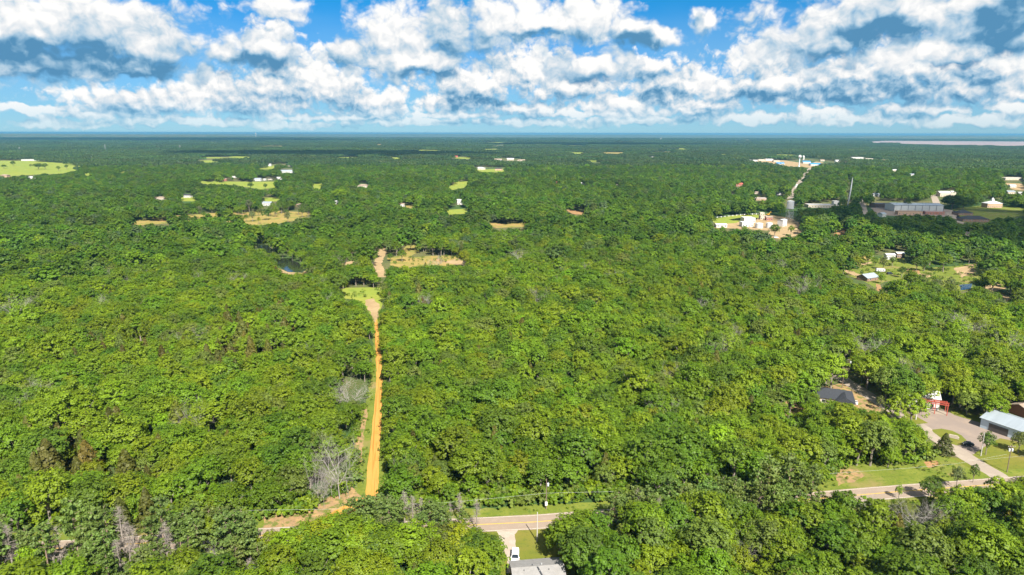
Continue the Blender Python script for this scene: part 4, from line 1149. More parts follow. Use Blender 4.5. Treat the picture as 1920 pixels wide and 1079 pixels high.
far_house(1466, 425, 13, 7.5, 'gable', M_WHITE, M_WHITEROOF, 'tall white works building beside the water tower', 'building', 'works_building', 1, .9, RAD(35), 12)
far_house(1430, 412, 12, 4.5, 'flat', M_CREAM, M_BROWNSH, 'cream works hut with a brown roof', 'shed', 'works_hut', 2, .8)
far_house(1441, 414, 12, 4., 'gable', M_BRICK, M_BROWNSH, 'low reddish works hut behind the tanks', 'shed', 'works_hut', 2, .8)
far_house(1428, 404.5, 8, 3.5, 'flat', M_CREAM, M_GREYFLAT, 'small cream site office at the back of the works yard', 'shed', 'site_office', 1, .6)
far_house(1351, 427, 20, 3., 'gable', M_WHITE, M_WHITEROOF, 'long low white shed at the edge of the works yard', 'shed', 'works_shed', 2, .7, pitch=14)
for (u, v, w_, lab) in ((1423, 428.5, 14, 'wide white storage tank beside the lower works shed'), (1442, 428, 12, 'white storage tank nearest the dark yard tree')):
    x, y = at(u, v, 6); R = w_ * mpp(u, v) / 2; t_ = empty('storage_tank', (x, y, 0), 0, lab, 'tank')
    MB().lathe([(R, -.2), (R, 5.4), (R + .1, 5.45), (R + .1, 5.6), (R, 5.6)], (0, 0), 24).build('shell', M_WHITE, t_)
    MB().lathe([(R - .05, 5.602), (R * .5, 6.1), (.2, 6.35)], (0, 0), 24).build('lid', M_WHITEROOF, t_)
    lad = MB(); lad.tube((-.25, -R - .2, 0), (-.25, -R - .2, 6), .04, .04, 5); lad.tube((.25, -R - .2, 0), (.25, -R - .2, 6), .04, .04, 5)
    for z in np.arange(.4, 6, .5): lad.tube((-.25, -R - .2, z), (.25, -R - .2, z), .03, .03, 4)
    lad.build('ladder', M_STEEL, t_)
    clear_box(x, y, 2 * R, 2 * R, 6, 0, .4)
x, y = P(1440, 404.5); ex = empty('excavator', (x, y, 0), RAD(25), 'yellow excavator with raised arm at the back of the works yard', 'excavator')
for sy in (-1.2, 1.2):
    MB().prism([(-2.2, .1), (2.2, .1), (2.5, .55), (2.1, 1.0), (-2.1, 1.0), (-2.5, .55)], sy - .35, sy + .35).build('track', M_TYRE, ex)
MB().box(-2.3, 1.5, -1.4, 1.4, 1.05, 2.3).build('body', M_YELLOW, ex, bevel=.15)
MB().box(.2, 1.7, .3, 1.4, 2.3, 3.6).build('cab', M_GLASS, ex, bevel=.1)
MB().tube((1.2, -.3, 2.0), (4.2, -.3, 5.2), .38, .32, 6).tube((4.2, -.3, 5.2), (6.6, -.3, 3.0), .3, .22, 6).build('arm', M_YELLOW, ex)
MB().prism([(6.3, 3.1), (7.1, 3.0), (7.0, 1.9), (6.0, 2.0)], -.9, .3).build('bucket', M_GARAGE, ex)
clear_box(x, y, 9, 4, 5, 0, .3)
x, y = P(1455, 446.5); car('white_truck', 'small white truck parked below the works yard', x, y, RAD(5), 'suv'); clear_box(x, y, 6, 3, 2.5, 0, .6)
# ---- fence along the back of the works yard
fx = [P(1330 + 110 * k / 15, 410.5 - 8.5 * math.sin(k / 15 * 1.5)) for k in range(16)]
fe = empty('yard_fence', (0, 0, 0), 0, 'white post fence curving along the back of the works yard', 'fence')
for a in fx: MB().box(a[0] - .3, a[0] + .3, a[1] - .15, a[1] + .15, 0, 1.6).build('post', M_TRIM, fe)
for a, b in zip(fx[:-1], fx[1:]): MB().tube((*a, 1.1), (*b, 1.1), .09, .09, 4, False).build('rail', M_TRIM, fe)

# ---- mast
x, y = P(1589, 388); h = z_at(x, y, 1593, 334)
ms = empty('radio_mast', (x, y, 0), 0, 'tall slim pale mast rising from the trees beside the straight street', 'mast')
MB().tube((0, 0, -.5), (2.2, 0, h * .62), 1.0, .95, 10).tube((2.2, 0, h * .62), (2.9, 0, h), .95, .5, 10).build('shaft', M_STEEL, ms)
MB().tube((2.9, 0, h), (2.95, 0, h + 2.5), .1, .06, 6).build('antenna', M_STEEL, ms)
clear([(1586, 388), (1588, 334), (1596, 334), (1594, 388)])
# ---- far ball shaped tower
x, y = P(1498, 313); h = z_at(x, y, 1498, 291)
bt = empty('ball_water_tower', (x, y, 0), 0, 'distant white ball shaped water tower on a single stem', 'water tower')
R = 3.0 * mpp(1498, 313)
MB().lathe([(R * .55, -.5), (R * .33, 4), (R * .3, h - 2.2 * R), (R * .5, h - 1.8 * R)], (0, 0), 16).build('stem', M_BLUEWALL, bt)
MB().lathe([(R * math.sin(a), h - R - R * math.cos(a)) for a in np.linspace(.3, math.pi - .02, 14)], (0, 0), 20).build('ball', M_WHITE, bt, smooth=True)
clear_box(x, y, R * 2, R * 2, h, 0, .5)
x, y = P(1506, 300); R = 2.0 * mpp(1506, 300); h = z_at(x, y, 1506, 292)
tt = empty('standpipe', (x, y, 0), 0, 'distant white standpipe tank beyond the ball water tower', 'tank')
MB().lathe([(R, -.5), (R, h - 3), (R * .6, h - 1), (.3, h)], (0, 0), 20).build('shell', M_WHITE, tt); clear_box(x, y, R * 2, R * 2, h, 0, .3, 6)

# ---- the town
x, y = at(1712, 397, 30); w_ = 88 * mpp(1712, 397)
sh = house('sports_hall', 'long grey metal sports hall with a pale roof in cloud shade', 'hall', x, y, w_, 30, 9.0, RAD(-5), 'gable', 7, M_GREYWALL, M_METALROOF, 0, False, over=.6, grow=.6)
for k in range(8):
    cx = -w_/2 + w_ * k / 7
    MB().box(cx - .25, cx + .25, -15.25, -15.0, 0, 8.9).build('pilaster', M_DARKFLAT, sh)
far_house(1703, 403.5, 44, 4.5, 'flat', M_TAN, M_BROWNSH, 'low brick wing in front of the long sports hall', 'building', 'brick_wing', 6, .3, RAD(-5))
far_house(1750, 402.5, 34, 3.6, 'flat', M_BRICK, M_GREYFLAT, 'low red brick annex at the end of the sports hall', 'building', 'brick_annex', 5, .3, RAD(-5))
far_house(1651, 389, 32, 4.5, 'flat', M_BROWNWALL, M_DARKFLAT, 'dark flat building joined to the sports hall end', 'building', 'dark_building', 4, .8)
far_house(1653, 407, 12, 4., 'gable', M_GREYWALL, M_METALROOF, 'small grey gabled shed before the sports hall', 'shed', 'grey_shed', 2, .8, RAD(30))
far_house(1535, 390, 46, 4., 'flat', M_CREAM, M_GREYFLAT, 'long low pinkish warehouse behind the water tower', 'warehouse', 'warehouse', 8, .5, RAD(-4))
far_house(1566, 386, 11, 6.5, 'flat', M_WHITE, M_GREYFLAT, 'white cube building at the end of the pinkish warehouse', 'building', 'white_building', 1, .8)
th_ = far_house(1859, 390, 28, 6.5, 'hip', M_TAN, M_WHITEROOF, 'tan hall with a white roof and cupola on the town lawn', 'hall', 'town_hall', 6, .6)
MB().box(-1.7, 1.7, -1.7, 1.7, 8.5, 12.0).build('cupola', M_WHITE, th_); MB().lathe([(1.9, 12.0), (1.5, 13.4), (.3, 14.6)], (0, 0), 12).build('cupola_dome', M_WHITEROOF, th_)
far_house(1804, 404, 28, 3.2, 'hip', M_BROWNWALL, M_DARKSH, 'dark hip roofed house beside the town lawn', 'house', 'dark_house', 4, .7)
far_house(1823, 416, 46, 3.4, 'hip', M_BROWNWALL, M_DARKSH, 'long dark roofed house in front of the dark hip roofed one', 'house', 'dark_house', 6, .5, RAD(-6))
far_house(1768, 369, 20, 6., 'gable', M_CREAM, M_WHITEROOF, 'cream church like building behind the sports hall', 'building', 'cream_building', 3, .7)
far_house(1785, 368, 9, 7., 'gable', M_CREAM, M_WHITEROOF, 'narrow cream building next to the cream church like one', 'building', 'cream_building', 1, .9)
far_house(1641, 369, 11, 4., 'gable', M_WHITE, M_METALROOF, 'white house half hidden at the street behind the sports hall', 'house', 'white_house', 2)
for (u, v, w, h, rf_, wm, rm, lab) in [
    (1897, 338, 34, 5, 'flat', M_CREAM, M_WHITEROOF, 'long cream store on the pale town lot'),
    (1897, 352, 11, 4, 'gable', M_WHITE, M_WHITEROOF, 'small white house below the long cream store'),
    (1893, 364, 14, 4, 'gable', M_CREAM, M_METALROOF, 'cream house with light roof above the tan hall'),
    (1912, 366, 9, 4, 'gable', M_WHITE, M_WHITEROOF, 'white cottage beside the cream house above the tan hall'),
    (1676, 322, 9, 4, 'gable', M_CREAM, M_WHITEROOF, 'pale house in the woods beyond the sports hall'),
    (1709, 330, 9, 4, 'gable', M_WHITE, M_METALROOF, 'white house by a pale drive beyond the sports hall'),
    (1606, 298, 22, 6, 'flat', M_WHITE, M_GREYFLAT, 'long white warehouse beyond the mast'),
    (1628, 300, 14, 5, 'flat', M_CREAM, M_WHITEROOF, 'cream warehouse next to the long white one'),
    (1658, 302, 14, 5, 'flat', M_TAN, M_GREYFLAT, 'tan warehouse past the cream one'),
    (1570, 304, 9, 5, 'gable', M_WHITE, M_WHITEROOF, 'white house near the far warehouses'),
    (1584, 307, 7, 4, 'gable', M_CREAM, M_BROWNSH, 'small cream house near the far warehouses'),
    (1412, 303, 14, 5, 'flat', M_WHITE, M_METALROOF, 'first pale block of the distant town row'),
    (1427, 302.5, 13, 6, 'flat', M_CREAM, M_WHITEROOF, 'cream block in the distant town row'),
    (1441, 302, 14, 7, 'flat', M_WHITE, M_WHITEROOF, 'white block in the distant town row'),
    (1455, 304, 12, 5, 'flat', M_CREAM, M_GREYFLAT, 'low cream block ending the distant town row'),
    (1462, 309, 14, 4, 'gable', M_WHITE, M_BLUEROOF, 'distant shed with a blue roof before the pale town row'),
    (1511, 307, 14, 6, 'gable', M_WHITE, M_BLUEROOF, 'distant barn with a blue roof beside the ball tower'),
    (1528, 311, 20, 5, 'gable', M_WHITE, M_BLUEROOF, 'longest distant barn with a blue roof by the straight street'),
    (1541, 303, 8, 5, 'gable', M_CREAM, M_BROWNSH, 'brown roofed house past the blue barns'),
    (1385, 350, 13, 5, 'gable', M_BRICK, M_REDROOF, 'red roofed brick house alone in the woods'),
    (1374, 364, 7, 4, 'gable', M_CREAM, M_BROWNSH, 'small tan house below the red roofed one'),
    (1459, 368, 11, 5, 'gable', M_WHITE, M_DARKSH, 'white gabled house with dark roof by the street'),
    (1418, 364, 8, 3, 'gable', M_CREAM, M_BROWNSH, 'small orange tan hut in the woods by the street'),
    (1426, 376, 22, 3, 'flat', M_TAN, M_GREYFLAT, 'long low tan shed half hidden above the works yard'),
    (1492, 352, 6, 5, 'gable', M_WHITE, M_WHITEROOF, 'white house beside the straight street'),
    (1667, 487, 16, 4, 'gable', M_WHITE, M_WHITEROOF, 'white roofed house at the back of the homestead'),
    (1686, 484, 14, 4, 'gable', M_BROWNWALL, M_WHITEROOF, 'brown homestead barn with pale roof'),
    (10, 333, 13, 5, 'hip', M_TAN, M_BROWNSH, 'tan hip roofed house below the wide hay field'),
    (60, 336, 10, 4, 'gable', M_WHITE, M_WHITEROOF, 'small white house below the wide hay field'),
    (57, 302, 28, 5, 'flat', M_WHITE, M_METALROOF, 'long white barn at the back of the hay field'),
    (302, 376, 16, 4, 'hip', M_CREAM, M_BROWNSH, 'house with tan hip roof alone in the woods'),
    (353, 371, 13, 4, 'gable', M_WHITE, M_DARKSH, 'small dark roofed white house in the yard grass'),
    (484, 340, 13, 4.5, 'gable', M_WHITE, M_METALROOF, 'white farmhouse with a blue-grey roof on the pasture'),
    (422, 340, 7, 5, 'gable', M_BRICK, M_BROWNSH, 'brick cottage at the pasture edge'),
    (440, 334, 8, 5, 'gable', M_WHITE, M_BROWNSH, 'white cottage behind the pasture edge'),
    (497, 339, 5, 3, 'gable', M_WHITE, M_WHITEROOF, 'tiny white shed beside the blue-grey roofed farmhouse'),
    (507, 338, 8, 3.5, 'gable', M_CREAM, M_DARKSH, 'dark roofed shed in the farm group'),
    (524, 337, 9, 4, 'gable', M_WHITE, M_WHITEROOF, 'white shed at the end of the farm group'),
    (539, 325, 24, 5, 'gable', M_WHITE, M_METALROOF, 'long farm barn with a pale blue roof'),
    (504, 312, 10, 5, 'gable', M_WHITE, M_WHITEROOF, 'distant white roof above the pasture strip'),
    (544, 312, 7, 6, 'gable', M_CREAM, M_WHITEROOF, 'distant pale house beyond the long farm barn'),
    (502, 386, 16, 4, 'gable', M_WHITE, M_METALROOF, 'white house behind the dry meadow oaks'),
    (561, 389, 11, 4, 'gable', M_BRICK, M_BROWNSH, 'brick house among the dry meadow oaks'),
    (633, 383, 9, 4, 'gable', M_WHITE, M_WHITEROOF, 'white house beside the big lime tree'),
    (681, 352, 18, 4, 'hip', M_CREAM, M_BROWNSH, 'wide tan roofed house in the middle woods'),
    (862, 384, 9, 7, 'gable', M_WHITE, M_WHITEROOF, 'tall white house above the grass yard'),
    (755, 388, 7, 4, 'gable', M_WHITE, M_BROWNSH, 'small white house by the tan yard'),
    (901, 319, 18, 5, 'hip', M_CREAM, M_GREYFLAT, 'grey roofed house on the pale distant yard'),
    (935, 320, 14, 5, 'hip', M_TAN, M_DARKSH, 'dark hip roofed house on the pale distant yard'),
    (934, 302, 14, 5, 'gable', M_WHITE, M_BROWNSH, 'distant brown roofed house of the upper row'),
    (957, 301, 13, 5, 'gable', M_CREAM, M_WHITEROOF, 'distant white roofed house of the upper row'),
    (979, 304, 19, 6, 'hip', M_CREAM, M_BROWNSH, 'wide distant house ending the upper row'),
    (826, 298, 5, 6, 'gable', M_WHITE, M_WHITEROOF, 'tiny distant white house in the woods'),
    (856, 296, 5, 6, 'gable', M_BRICK, M_REDROOF, 'tiny distant red roofed house in the woods'),
    (1043, 346, 5, 5, 'gable', M_BRICK, M_REDROOF, 'small reddish house in the middle woods'),
    (1092, 348, 6, 5, 'gable', M_WHITE, M_WHITEROOF, 'small white house in the middle woods'),
    (1110, 351, 8, 4, 'gable', M_CREAM, M_WHITEROOF, 'small cream house in the middle woods'),
    (1158, 351, 5, 4, 'gable', M_WHITE, M_BROWNSH, 'brown roofed cottage in the middle woods'),
    (1132, 308, 5, 5, 'gable', M_WHITE, M_WHITEROOF, 'tiny far white cottage beyond the middle woods'),
    (1225, 297, 9, 5, 'flat', M_WHITE, M_WHITEROOF, 'far white barn along the pale strip'),
    ]:
    far_house(u, v, w, h, rf_, wm, rm, lab, 'house' if 'house' in lab or 'cottage' in lab else 'building', 'house' if 'house' in lab or 'cottage' in lab else 'outbuilding', max(1, min(5, int(w / 4))), .7, 0, 20, cut=.8)
# ---- homestead sheds
x, y = at(1626, 527, 9)
house('slumped_shed', 'weathered shed with a slumped pale metal roof in the homestead yard', 'shed', x, y, 13, 9, 2.6, RAD(28), 'gable', 26, M_BROWNWALL, M_METALROOF, 1, True, grow=.6)
x, y = P(1650, 510.5); rv = empty('camper_trailer', (x, y, 0), RAD(-4), 'white camper trailer parked on the homestead grass', 'trailer')
MB().prism([(-3.4, .6), (3.2, .6), (3.6, 1.3), (3.2, 2.8), (-3.2, 2.9), (-3.5, 2.0)], -1.2, 1.2).build('body', M_WHITE, rv, bevel=.12)
for cx in (-2., 0, 2.): MB().box(cx - .45, cx + .45, -1.24, -1.15, 1.5, 2.2).build('window', M_GLASS, rv)
for cx in (-.6, .3): MB().tube((cx, -1.2, .36), (cx, -.95, .36), .36, .36, 12).build('wheel', M_TYRE, rv)
clear_box(x, y, 8, 3, 3, 0, .5)
x, y = P(1668, 515); car('dark_car', 'dark car parked by the camper trailer', x, y, RAD(10), 'suv', M_CARDARK); clear_box(x, y, 5, 3, 2, 0, .3)
x, y = P(1712, 520); lt = empty('flatbed_trailer', (x, y, 0), RAD(-25), 'dark flatbed trailer by the yard sand scar', 'trailer')
MB().box(-3.5, 3.5, -1.1, 1.1, .7, .95).build('deck', M_GARAGE, lt)
for cx in (-.7, .4): MB().tube((cx, -1.25, .38), (cx, -1.0, .38), .38, .38, 12).build('wheel', M_TYRE, lt)
MB().tube((3.5, 0, .8), (5., 0, .6), .1, .08, 6).build('drawbar', M_GARAGE, lt)
# ---- far transmission pylons
for (u, v, t) in ((198, 284, 271), (338, 282, 272), (37, 284, 276)):
    x, y = P(u, v); h = z_at(x, y, u, t); py_ = empty('pylon', (x, y, 0), 0, 'thin grey lattice pylon standing in the far woods', 'pylon', 'pylons in the far woods')
    for sx in (-1, 1):
        for sy in (-1, 1): MB().tube((sx * 3.2, sy * 3.2, 0), (sx * .5, sy * .5, h), .35, .2, 4).build('leg', M_STEEL, py_)
    for z in (.72, .85): MB().box(-6.5, 6.5, -.35, .35, h * z, h * z + .7).build('crossarm', M_STEEL, py_)
# ---- white tanks on the horizon
for (u, v, t, lab) in ((480, 259, 249.5, 'white water tower far off on the horizon'), (1239, 264, 259, 'pair of small white tanks beyond the far woods')):
    x, y = P(u, v); h = z_at(x, y, u, t); R = .9 * mpp(u, v)
    o = empty('water_tower', (x, y, 0), 0, lab if u < 1000 else 'small white tank beyond the far woods', 'water tower')
    MB().lathe([(R * .4, -1), (R * .4, h * .6), (R, h * .68), (R, h * .92), (R * .3, h)], (0, 0), 14).build('tank', M_WHITE, o)

# stems of the dead roadside pines stay in sight
for (u, b, t) in [(105, 1077, 976), (117, 1074, 985), (245, 1064, 977), (257, 1073, 984), (319, 1078, 980), (8, 1075, 972), (28, 1078, 982)]:
    clear([(u - 2.5, t), (u + 2.5, t), (u + 2.5, b - 20), (u - 2.5, b - 20)])
clear([(640, 728), (672, 726), (676, 752), (640, 752)])
clear([(1695, 958), (1745, 955), (1748, 985), (1700, 1000)])
# ------------------------------------------------------------------ the woods
def inside(poly, x, y):
    r = np.zeros(len(x), bool); n = len(poly); j = n - 1
    for i in range(n):
        xi, yi = poly[i]; xj, yj = poly[j]
        c = ((yi > y) != (yj > y)) & (x < (xj - xi) * (y - yi) / ((yj - yi) if yj != yi else 1e-9) + xi)
        r ^= c; j = i
    return r

def hits_clear(X, Y, Hh, Rr, lo=0.15, hi=0.97):
    """does the tree stand on, or hide, ground that the photograph shows open?"""
    bad = np.zeros(len(X), bool)
    ju = (fbm(X / 14, Y / 14, 40) - .5) * 16; jv = (fbm(X / 14, Y / 14, 41) - .5) * 12
    clump = fbm(X / 26, Y / 26, 51) > .70
    fr_ = 1 + 0.3 * (np.hypot(X, Y) > 640); ju = ju * fr_; jv = jv * fr_
    for (fx, fz) in ((0, 0.02), (0, lo), (0, .5), (0, .75), (0, hi), (-.85, .6), (.85, .6), (-.6, .85), (.6, .85)):
        u, v, d = proj(np.stack([X + fx * Rr, Y, fz * Hh], 1))
        u = u + ju; v = v + jv * np.clip((v - 247) / 200, .1, 1)
        for poly, sf in zip(CLEAR, SOFT):
            m, M = poly.min(0), poly.max(0)
            c = np.nonzero((u >= m[0]) & (u <= M[0]) & (v >= m[1]) & (v <= M[1]) & ~bad)[0]
            if len(c): bad[c] |= inside(poly, u[c], v[c]) & (~clump[c] if sf else True)
    return bad

def grid(d0, d1, s, rng, half=47.0):
    n = int(d1 / s) + 2
    gx, gy = np.meshgrid(np.arange(-n, n + 1), np.arange(0, n + 1))
    x = (gx + .5 * (gy % 2)).ravel() * s; y = gy.ravel() * s * .9
    x = x + rng.uniform(-.42, .42, len(x)) * s; y = y + rng.uniform(-.42, .42, len(y)) * s
    d = np.hypot(x, y); az = np.degrees(np.arctan2(x, y))
    k = (d >= d0) & (d < d1) & ((np.abs(az) < half) | ((d < 260) & (y > 60) & (np.abs(az) < 62)))
    return x[k], y[k]

TINTS = np.array([(.164, .232, .009), (.127, .210, .009), (.094, .168, .011), (.140, .188, .028), (.172, .272, .010), (.130, .182, .050)])
TINT_WORDS = ['yellow-green', 'fresh green', 'dark green', 'dull olive', 'bright lime-green', 'grey-green']
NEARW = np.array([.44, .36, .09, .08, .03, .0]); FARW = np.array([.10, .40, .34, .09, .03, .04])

rg = np.random.default_rng(11)
X, Y = grid(112, 720, 6.6, rg)
b_ = np.hypot(X, Y) < 520 + 200 * rg.uniform(0, 1, len(X)); X, Y = X[b_], Y[b_]
xe = np.arange(-175, 175, 3.6)                              # the close roadside row of pines
row = np.concatenate([np.stack([xe + rg.uniform(-1, 1, len(xe)), road_off(xe) - rg.uniform(a_, b_, len(xe))], 1) for a_, b_ in ((6.2, 9.5), (11, 16))])
ur, vr_, _ = proj(np.concatenate([row, np.zeros((len(row), 1))], 1)); rk = (ur < 492) | ((ur > 1145) & (ur < 1560)); row = row[rk]
nrow = len(row); X = np.concatenate([X, row[:, 0]]); Y = np.concatenate([Y, row[:, 1]])
n = len(X); D = np.hypot(X, Y)
U, V, DEP = proj(np.stack([X, Y, np.zeros(n)], 1))
S = np.where(rg.uniform(0, 1, n) < .13, rg.uniform(1.12, 1.4, n), rg.uniform(.72, 1.10, n)) * (0.80 + .40 * fbm(X / 55, Y / 55, 4))
kind = np.zeros(n, int)           # 0 oak, 1 cedar, 2 pine, 3 bare, 4 bare pine
south = Y < road_off(X)
off = road_off(X) - Y
cedar_zone = [np.array(p, float) for p in ([(330, 640), (420, 600), (540, 590), (560, 640), (520, 720), (430, 730), (350, 700)], [(0, 860), (60, 820), (200, 830), (330, 860), (260, 950), (120, 960), (0, 950)], [(150, 650), (230, 640), (330, 700), (250, 720), (170, 700)], [(1580, 945), (1660, 945), (1760, 960), (1780, 1010), (1700, 1020), (1600, 990)])]
pc = np.full(n, .03)
for z in cedar_zone: pc[inside(z, U, V)] = .55
pc[(D > 330)] *= .8
q = rg.uniform(0, 1, n)
kind[q < pc] = 1
pine = south & (off > 5) & (off < 27) & ((U < 505) | ((U > 640) & (U < 900) & (off < 15)) | ((U > 1140) & (U < 1565) & (off < 17)))
kind[pine & (rg.uniform(0, 1, n) < .88)] = 2
kind[n - nrow:] = 2
kind[(kind == 2) & (rg.uniform(0, 1, n) < np.where(U < 520, .17, .05))] = 4
kind[(kind == 0) & (rg.uniform(0, 1, n) < .012)] = 3
Hn = np.choose(kind, [12, 8.3, 13.2, 10.5, 13.5]) * S
S[kind == 1] *= 1.35
Hn = np.choose(kind, [12, 8.3, 13.2, 10.5, 13.5]) * S
Rn = np.choose(kind, [4.9, 2.2, 3.0, 3.2, 1.6]) * S
keep = ~hits_clear(X, Y, Hn, Rn)
for f_ in (.74, .52):                                       # smaller trees where tall ones would hide open ground
    b_ = np.nonzero(~keep & ((kind == 0) | (kind == 1)))[0]
    S[b_] *= f_ / (1.0 if f_ == .74 else .74); Hn[b_] = np.choose(kind[b_], [12, 8.3, 0, 0, 0]) * S[b_]; Rn[b_] = np.choose(kind[b_], [5, 2.2, 0, 0, 0]) * S[b_]
    keep[b_] = ~hits_clear(X[b_], Y[b_], Hn[b_], Rn[b_])
keep &= ~((np.abs(off) < 5.2))                              # the road itself
keep &= ~((off < 0) & (off > -11) & (U > 860) & (U < 1180))
X, Y, D, U, V, DEP, S, kind, Hn, Rn, south, off = [a[keep] for a in (X, Y, D, U, V, DEP, S, kind, Hn, Rn, south, off)]
n = len(X)
# tints: a mix of yellowish and deeper oaks that drifts over the land
drift = fbm(X / 130, Y / 130, 8)
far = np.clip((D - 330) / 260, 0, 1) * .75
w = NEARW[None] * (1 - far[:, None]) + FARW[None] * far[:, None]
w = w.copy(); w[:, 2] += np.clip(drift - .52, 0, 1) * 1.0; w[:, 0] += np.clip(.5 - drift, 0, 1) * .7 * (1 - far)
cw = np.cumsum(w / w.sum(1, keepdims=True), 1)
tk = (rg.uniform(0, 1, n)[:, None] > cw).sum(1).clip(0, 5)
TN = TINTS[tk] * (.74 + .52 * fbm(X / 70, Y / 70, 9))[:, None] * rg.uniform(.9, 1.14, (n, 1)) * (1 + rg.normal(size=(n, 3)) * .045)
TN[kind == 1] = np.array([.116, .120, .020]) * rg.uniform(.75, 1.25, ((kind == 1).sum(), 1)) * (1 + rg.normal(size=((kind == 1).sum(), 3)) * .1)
TN[kind == 2] = np.array([.140, .200, .042]) * rg.uniform(.85, 1.15, ((kind == 2).sum(), 1)) * (1 + rg.normal(size=((kind == 2).sum(), 3)) * .05)
TN = np.clip(TN, .004, 1)
ROT = rg.uniform(0, 6.283, n)
SXY = S * rg.uniform(.9, 1.14, n)
PI_ = rg.integers(0, 1000, n)

def single_tree(name, x, y, rz, sc, crown, trunk, tint, label, cat, group):
    r = empty(name, (x, y, 0), rz, label, cat, group)
    r.scale = sc
    if trunk: place('trunk', trunk, r)
    if crown:
        c = place('crown', crown, r); c['tint'] = [float(a) for a in tint] + [1.0]
    return r

LAND = [(P(965, 1043), 'the white SUV'), (P(1050, 1070), 'the grey roofed house'), (P(1007, 1016), 'the pale lawn pole'), (P(862, 985), 'the bare grey pines'),
        (P(610, 990), 'the curving track end'), (P(637, 935), 'the bare forked trees'), (P(1024, 955), 'the transformer pole'), (P(700, 850), 'the orange track'),
        (P(1640, 895), 'the weedy slope'), (P(1721, 1002), 'the big pale snag'), (P(1868, 893), 'the lane junction'), (P(300, 1062), 'the short pale pole row'),
        (P(1350, 955), 'the roadside pine row'), (P(50, 1062), 'the tall dead pines'), (P(1570, 760), 'the charcoal roofed house'), (P(445, 953), 'the short pale pole')]
LP = np.array([a for a, _ in LAND])
def where_words(x, y, s):
    d = np.hypot(LP[:, 0] - x, LP[:, 1] - y); k = int(np.argmin(d)); w_ = LAND[k][1]
    side = '' if k in (7, 14) else (' on its house side of the road' if s else ' across the road')
    if d[k] < 16: return 'right next to ' + w_
    if d[k] < 38: return 'in the wood near ' + w_
    return 'deeper in the wood past ' + w_

single = np.zeros(n, bool)
topu, topv, topd = proj(np.stack([X, Y, Hn * .85], 1))
seen = (topu > -20) & (topu < 1940) & (topv < 1092) & (D > 100)
for kd, lim in ((0, 285), (1, 150), (2, 140), (3, 60), (4, 40)):
    c = np.nonzero((kind == kd) & seen)[0]
    c = c[np.argsort(topd[c])][:lim]; single[c] = True
for i in np.nonzero(single)[0]:
    k = kind[i]; sc = (SXY[i], SXY[i], S[i]); ww = where_words(X[i], Y[i], south[i])
    if k == 0:
        a, b, _ = OAK[PI_[i] % len(OAK)]
        size = 'broad' if SXY[i] > 1.0 else ('small' if SXY[i] < .8 else 'rounded')
        single_tree('oak_tree', X[i], Y[i], ROT[i], sc, a, b, TN[i], '%s oak with %s crown %s' % (TINT_WORDS[tk[i]], size, ww), 'oak tree', 'oaks in the woods by the road')
    elif k == 1:
        a, b, _ = CEDAR[PI_[i] % len(CEDAR)]
        single_tree('cedar_tree', X[i], Y[i], ROT[i], sc, a, b, TN[i], 'brownish olive pointed cedar %s' % ww, 'cedar tree', 'cedars among the oaks')
    elif k == 2:
        a, b, _ = PINE[PI_[i] % len(PINE)]
        single_tree('pine_tree', X[i], Y[i], ROT[i], sc, a, b, TN[i], '%s grey-green tufted pine %s' % ('tall' if S[i] > 1.0 else 'lower', ww), 'pine tree', 'pines along the road')
    elif k == 3:
        single_tree('bare_tree', X[i], Y[i], ROT[i], (SXY[i], SXY[i], S[i] * .95), None, BARE[PI_[i] % len(BARE)], TN[i], 'leafless pale grey tree standing ' + ww, 'dead tree', 'leafless trees in the woods')
    else:
        single_tree('bare_pine', X[i], Y[i], ROT[i], sc, None, BAREPINE[PI_[i] % len(BAREPINE)], TN[i], 'dead brown-grey pine with bare twigs ' + ww, 'dead tree', 'dead pines along the road')
rest = ~single
def put_stuff(name, kd, protos, label, cat):
    m = rest & (kind == kd)
    if not m.any(): return
    scatter(name, protos, np.stack([X[m], Y[m], np.zeros(m.sum())], 1), ROT[m], np.stack([SXY[m], SXY[m], S[m]], 1), PI_[m] % len(protos), TN[m], label, cat)
put_stuff('oak_woods', 0, [a[2] for a in OAK], 'closed canopy of green oaks stretching behind the road', 'woods')
put_stuff('cedar_woods', 1, [a[2] for a in CEDAR], 'scattered brownish cedars deeper in the oak woods', 'woods')
put_stuff('pine_woods', 2, [a[2] for a in PINE], 'farther grey-green pines of the roadside row', 'woods')
put_stuff('bare_woods', 3, BARE, 'scattered leafless grey crowns deep in the woods', 'woods')

# middle distance: bigger, deeper green trees
X2, Y2 = grid(520, 2300, 8.0, rg, 44)
b_ = np.hypot(X2, Y2) > 520 + 200 * rg.uniform(0, 1, len(X2)); X2, Y2 = X2[b_], Y2[b_]
n2 = len(X2); D2 = np.hypot(X2, Y2)
S2 = np.where(rg.uniform(0, 1, n2) < .12, rg.uniform(1.2, 1.55, n2), rg.uniform(.70, 1.18, n2)) * (.80 + .42 * fbm(X2 / 90, Y2 / 90, 14))
k2 = ~hits_clear(X2, Y2, 12.2 * S2, 4.4 * S2)
X2, Y2, D2, S2 = X2[k2], Y2[k2], D2[k2], S2[k2]; n2 = len(X2)
dr = fbm(X2 / 160, Y2 / 160, 18)
w = np.tile(FARW, (n2, 1)); w[:, 0] += np.clip(.55 - dr, 0, 1) * .8; w[:, 4] += .05 * (fbm(X2 / 40, Y2 / 40, 5) > .62)
cw = np.cumsum(w / w.sum(1, keepdims=True), 1)
t2 = (rg.uniform(0, 1, n2)[:, None] > cw).sum(1).clip(0, 5)
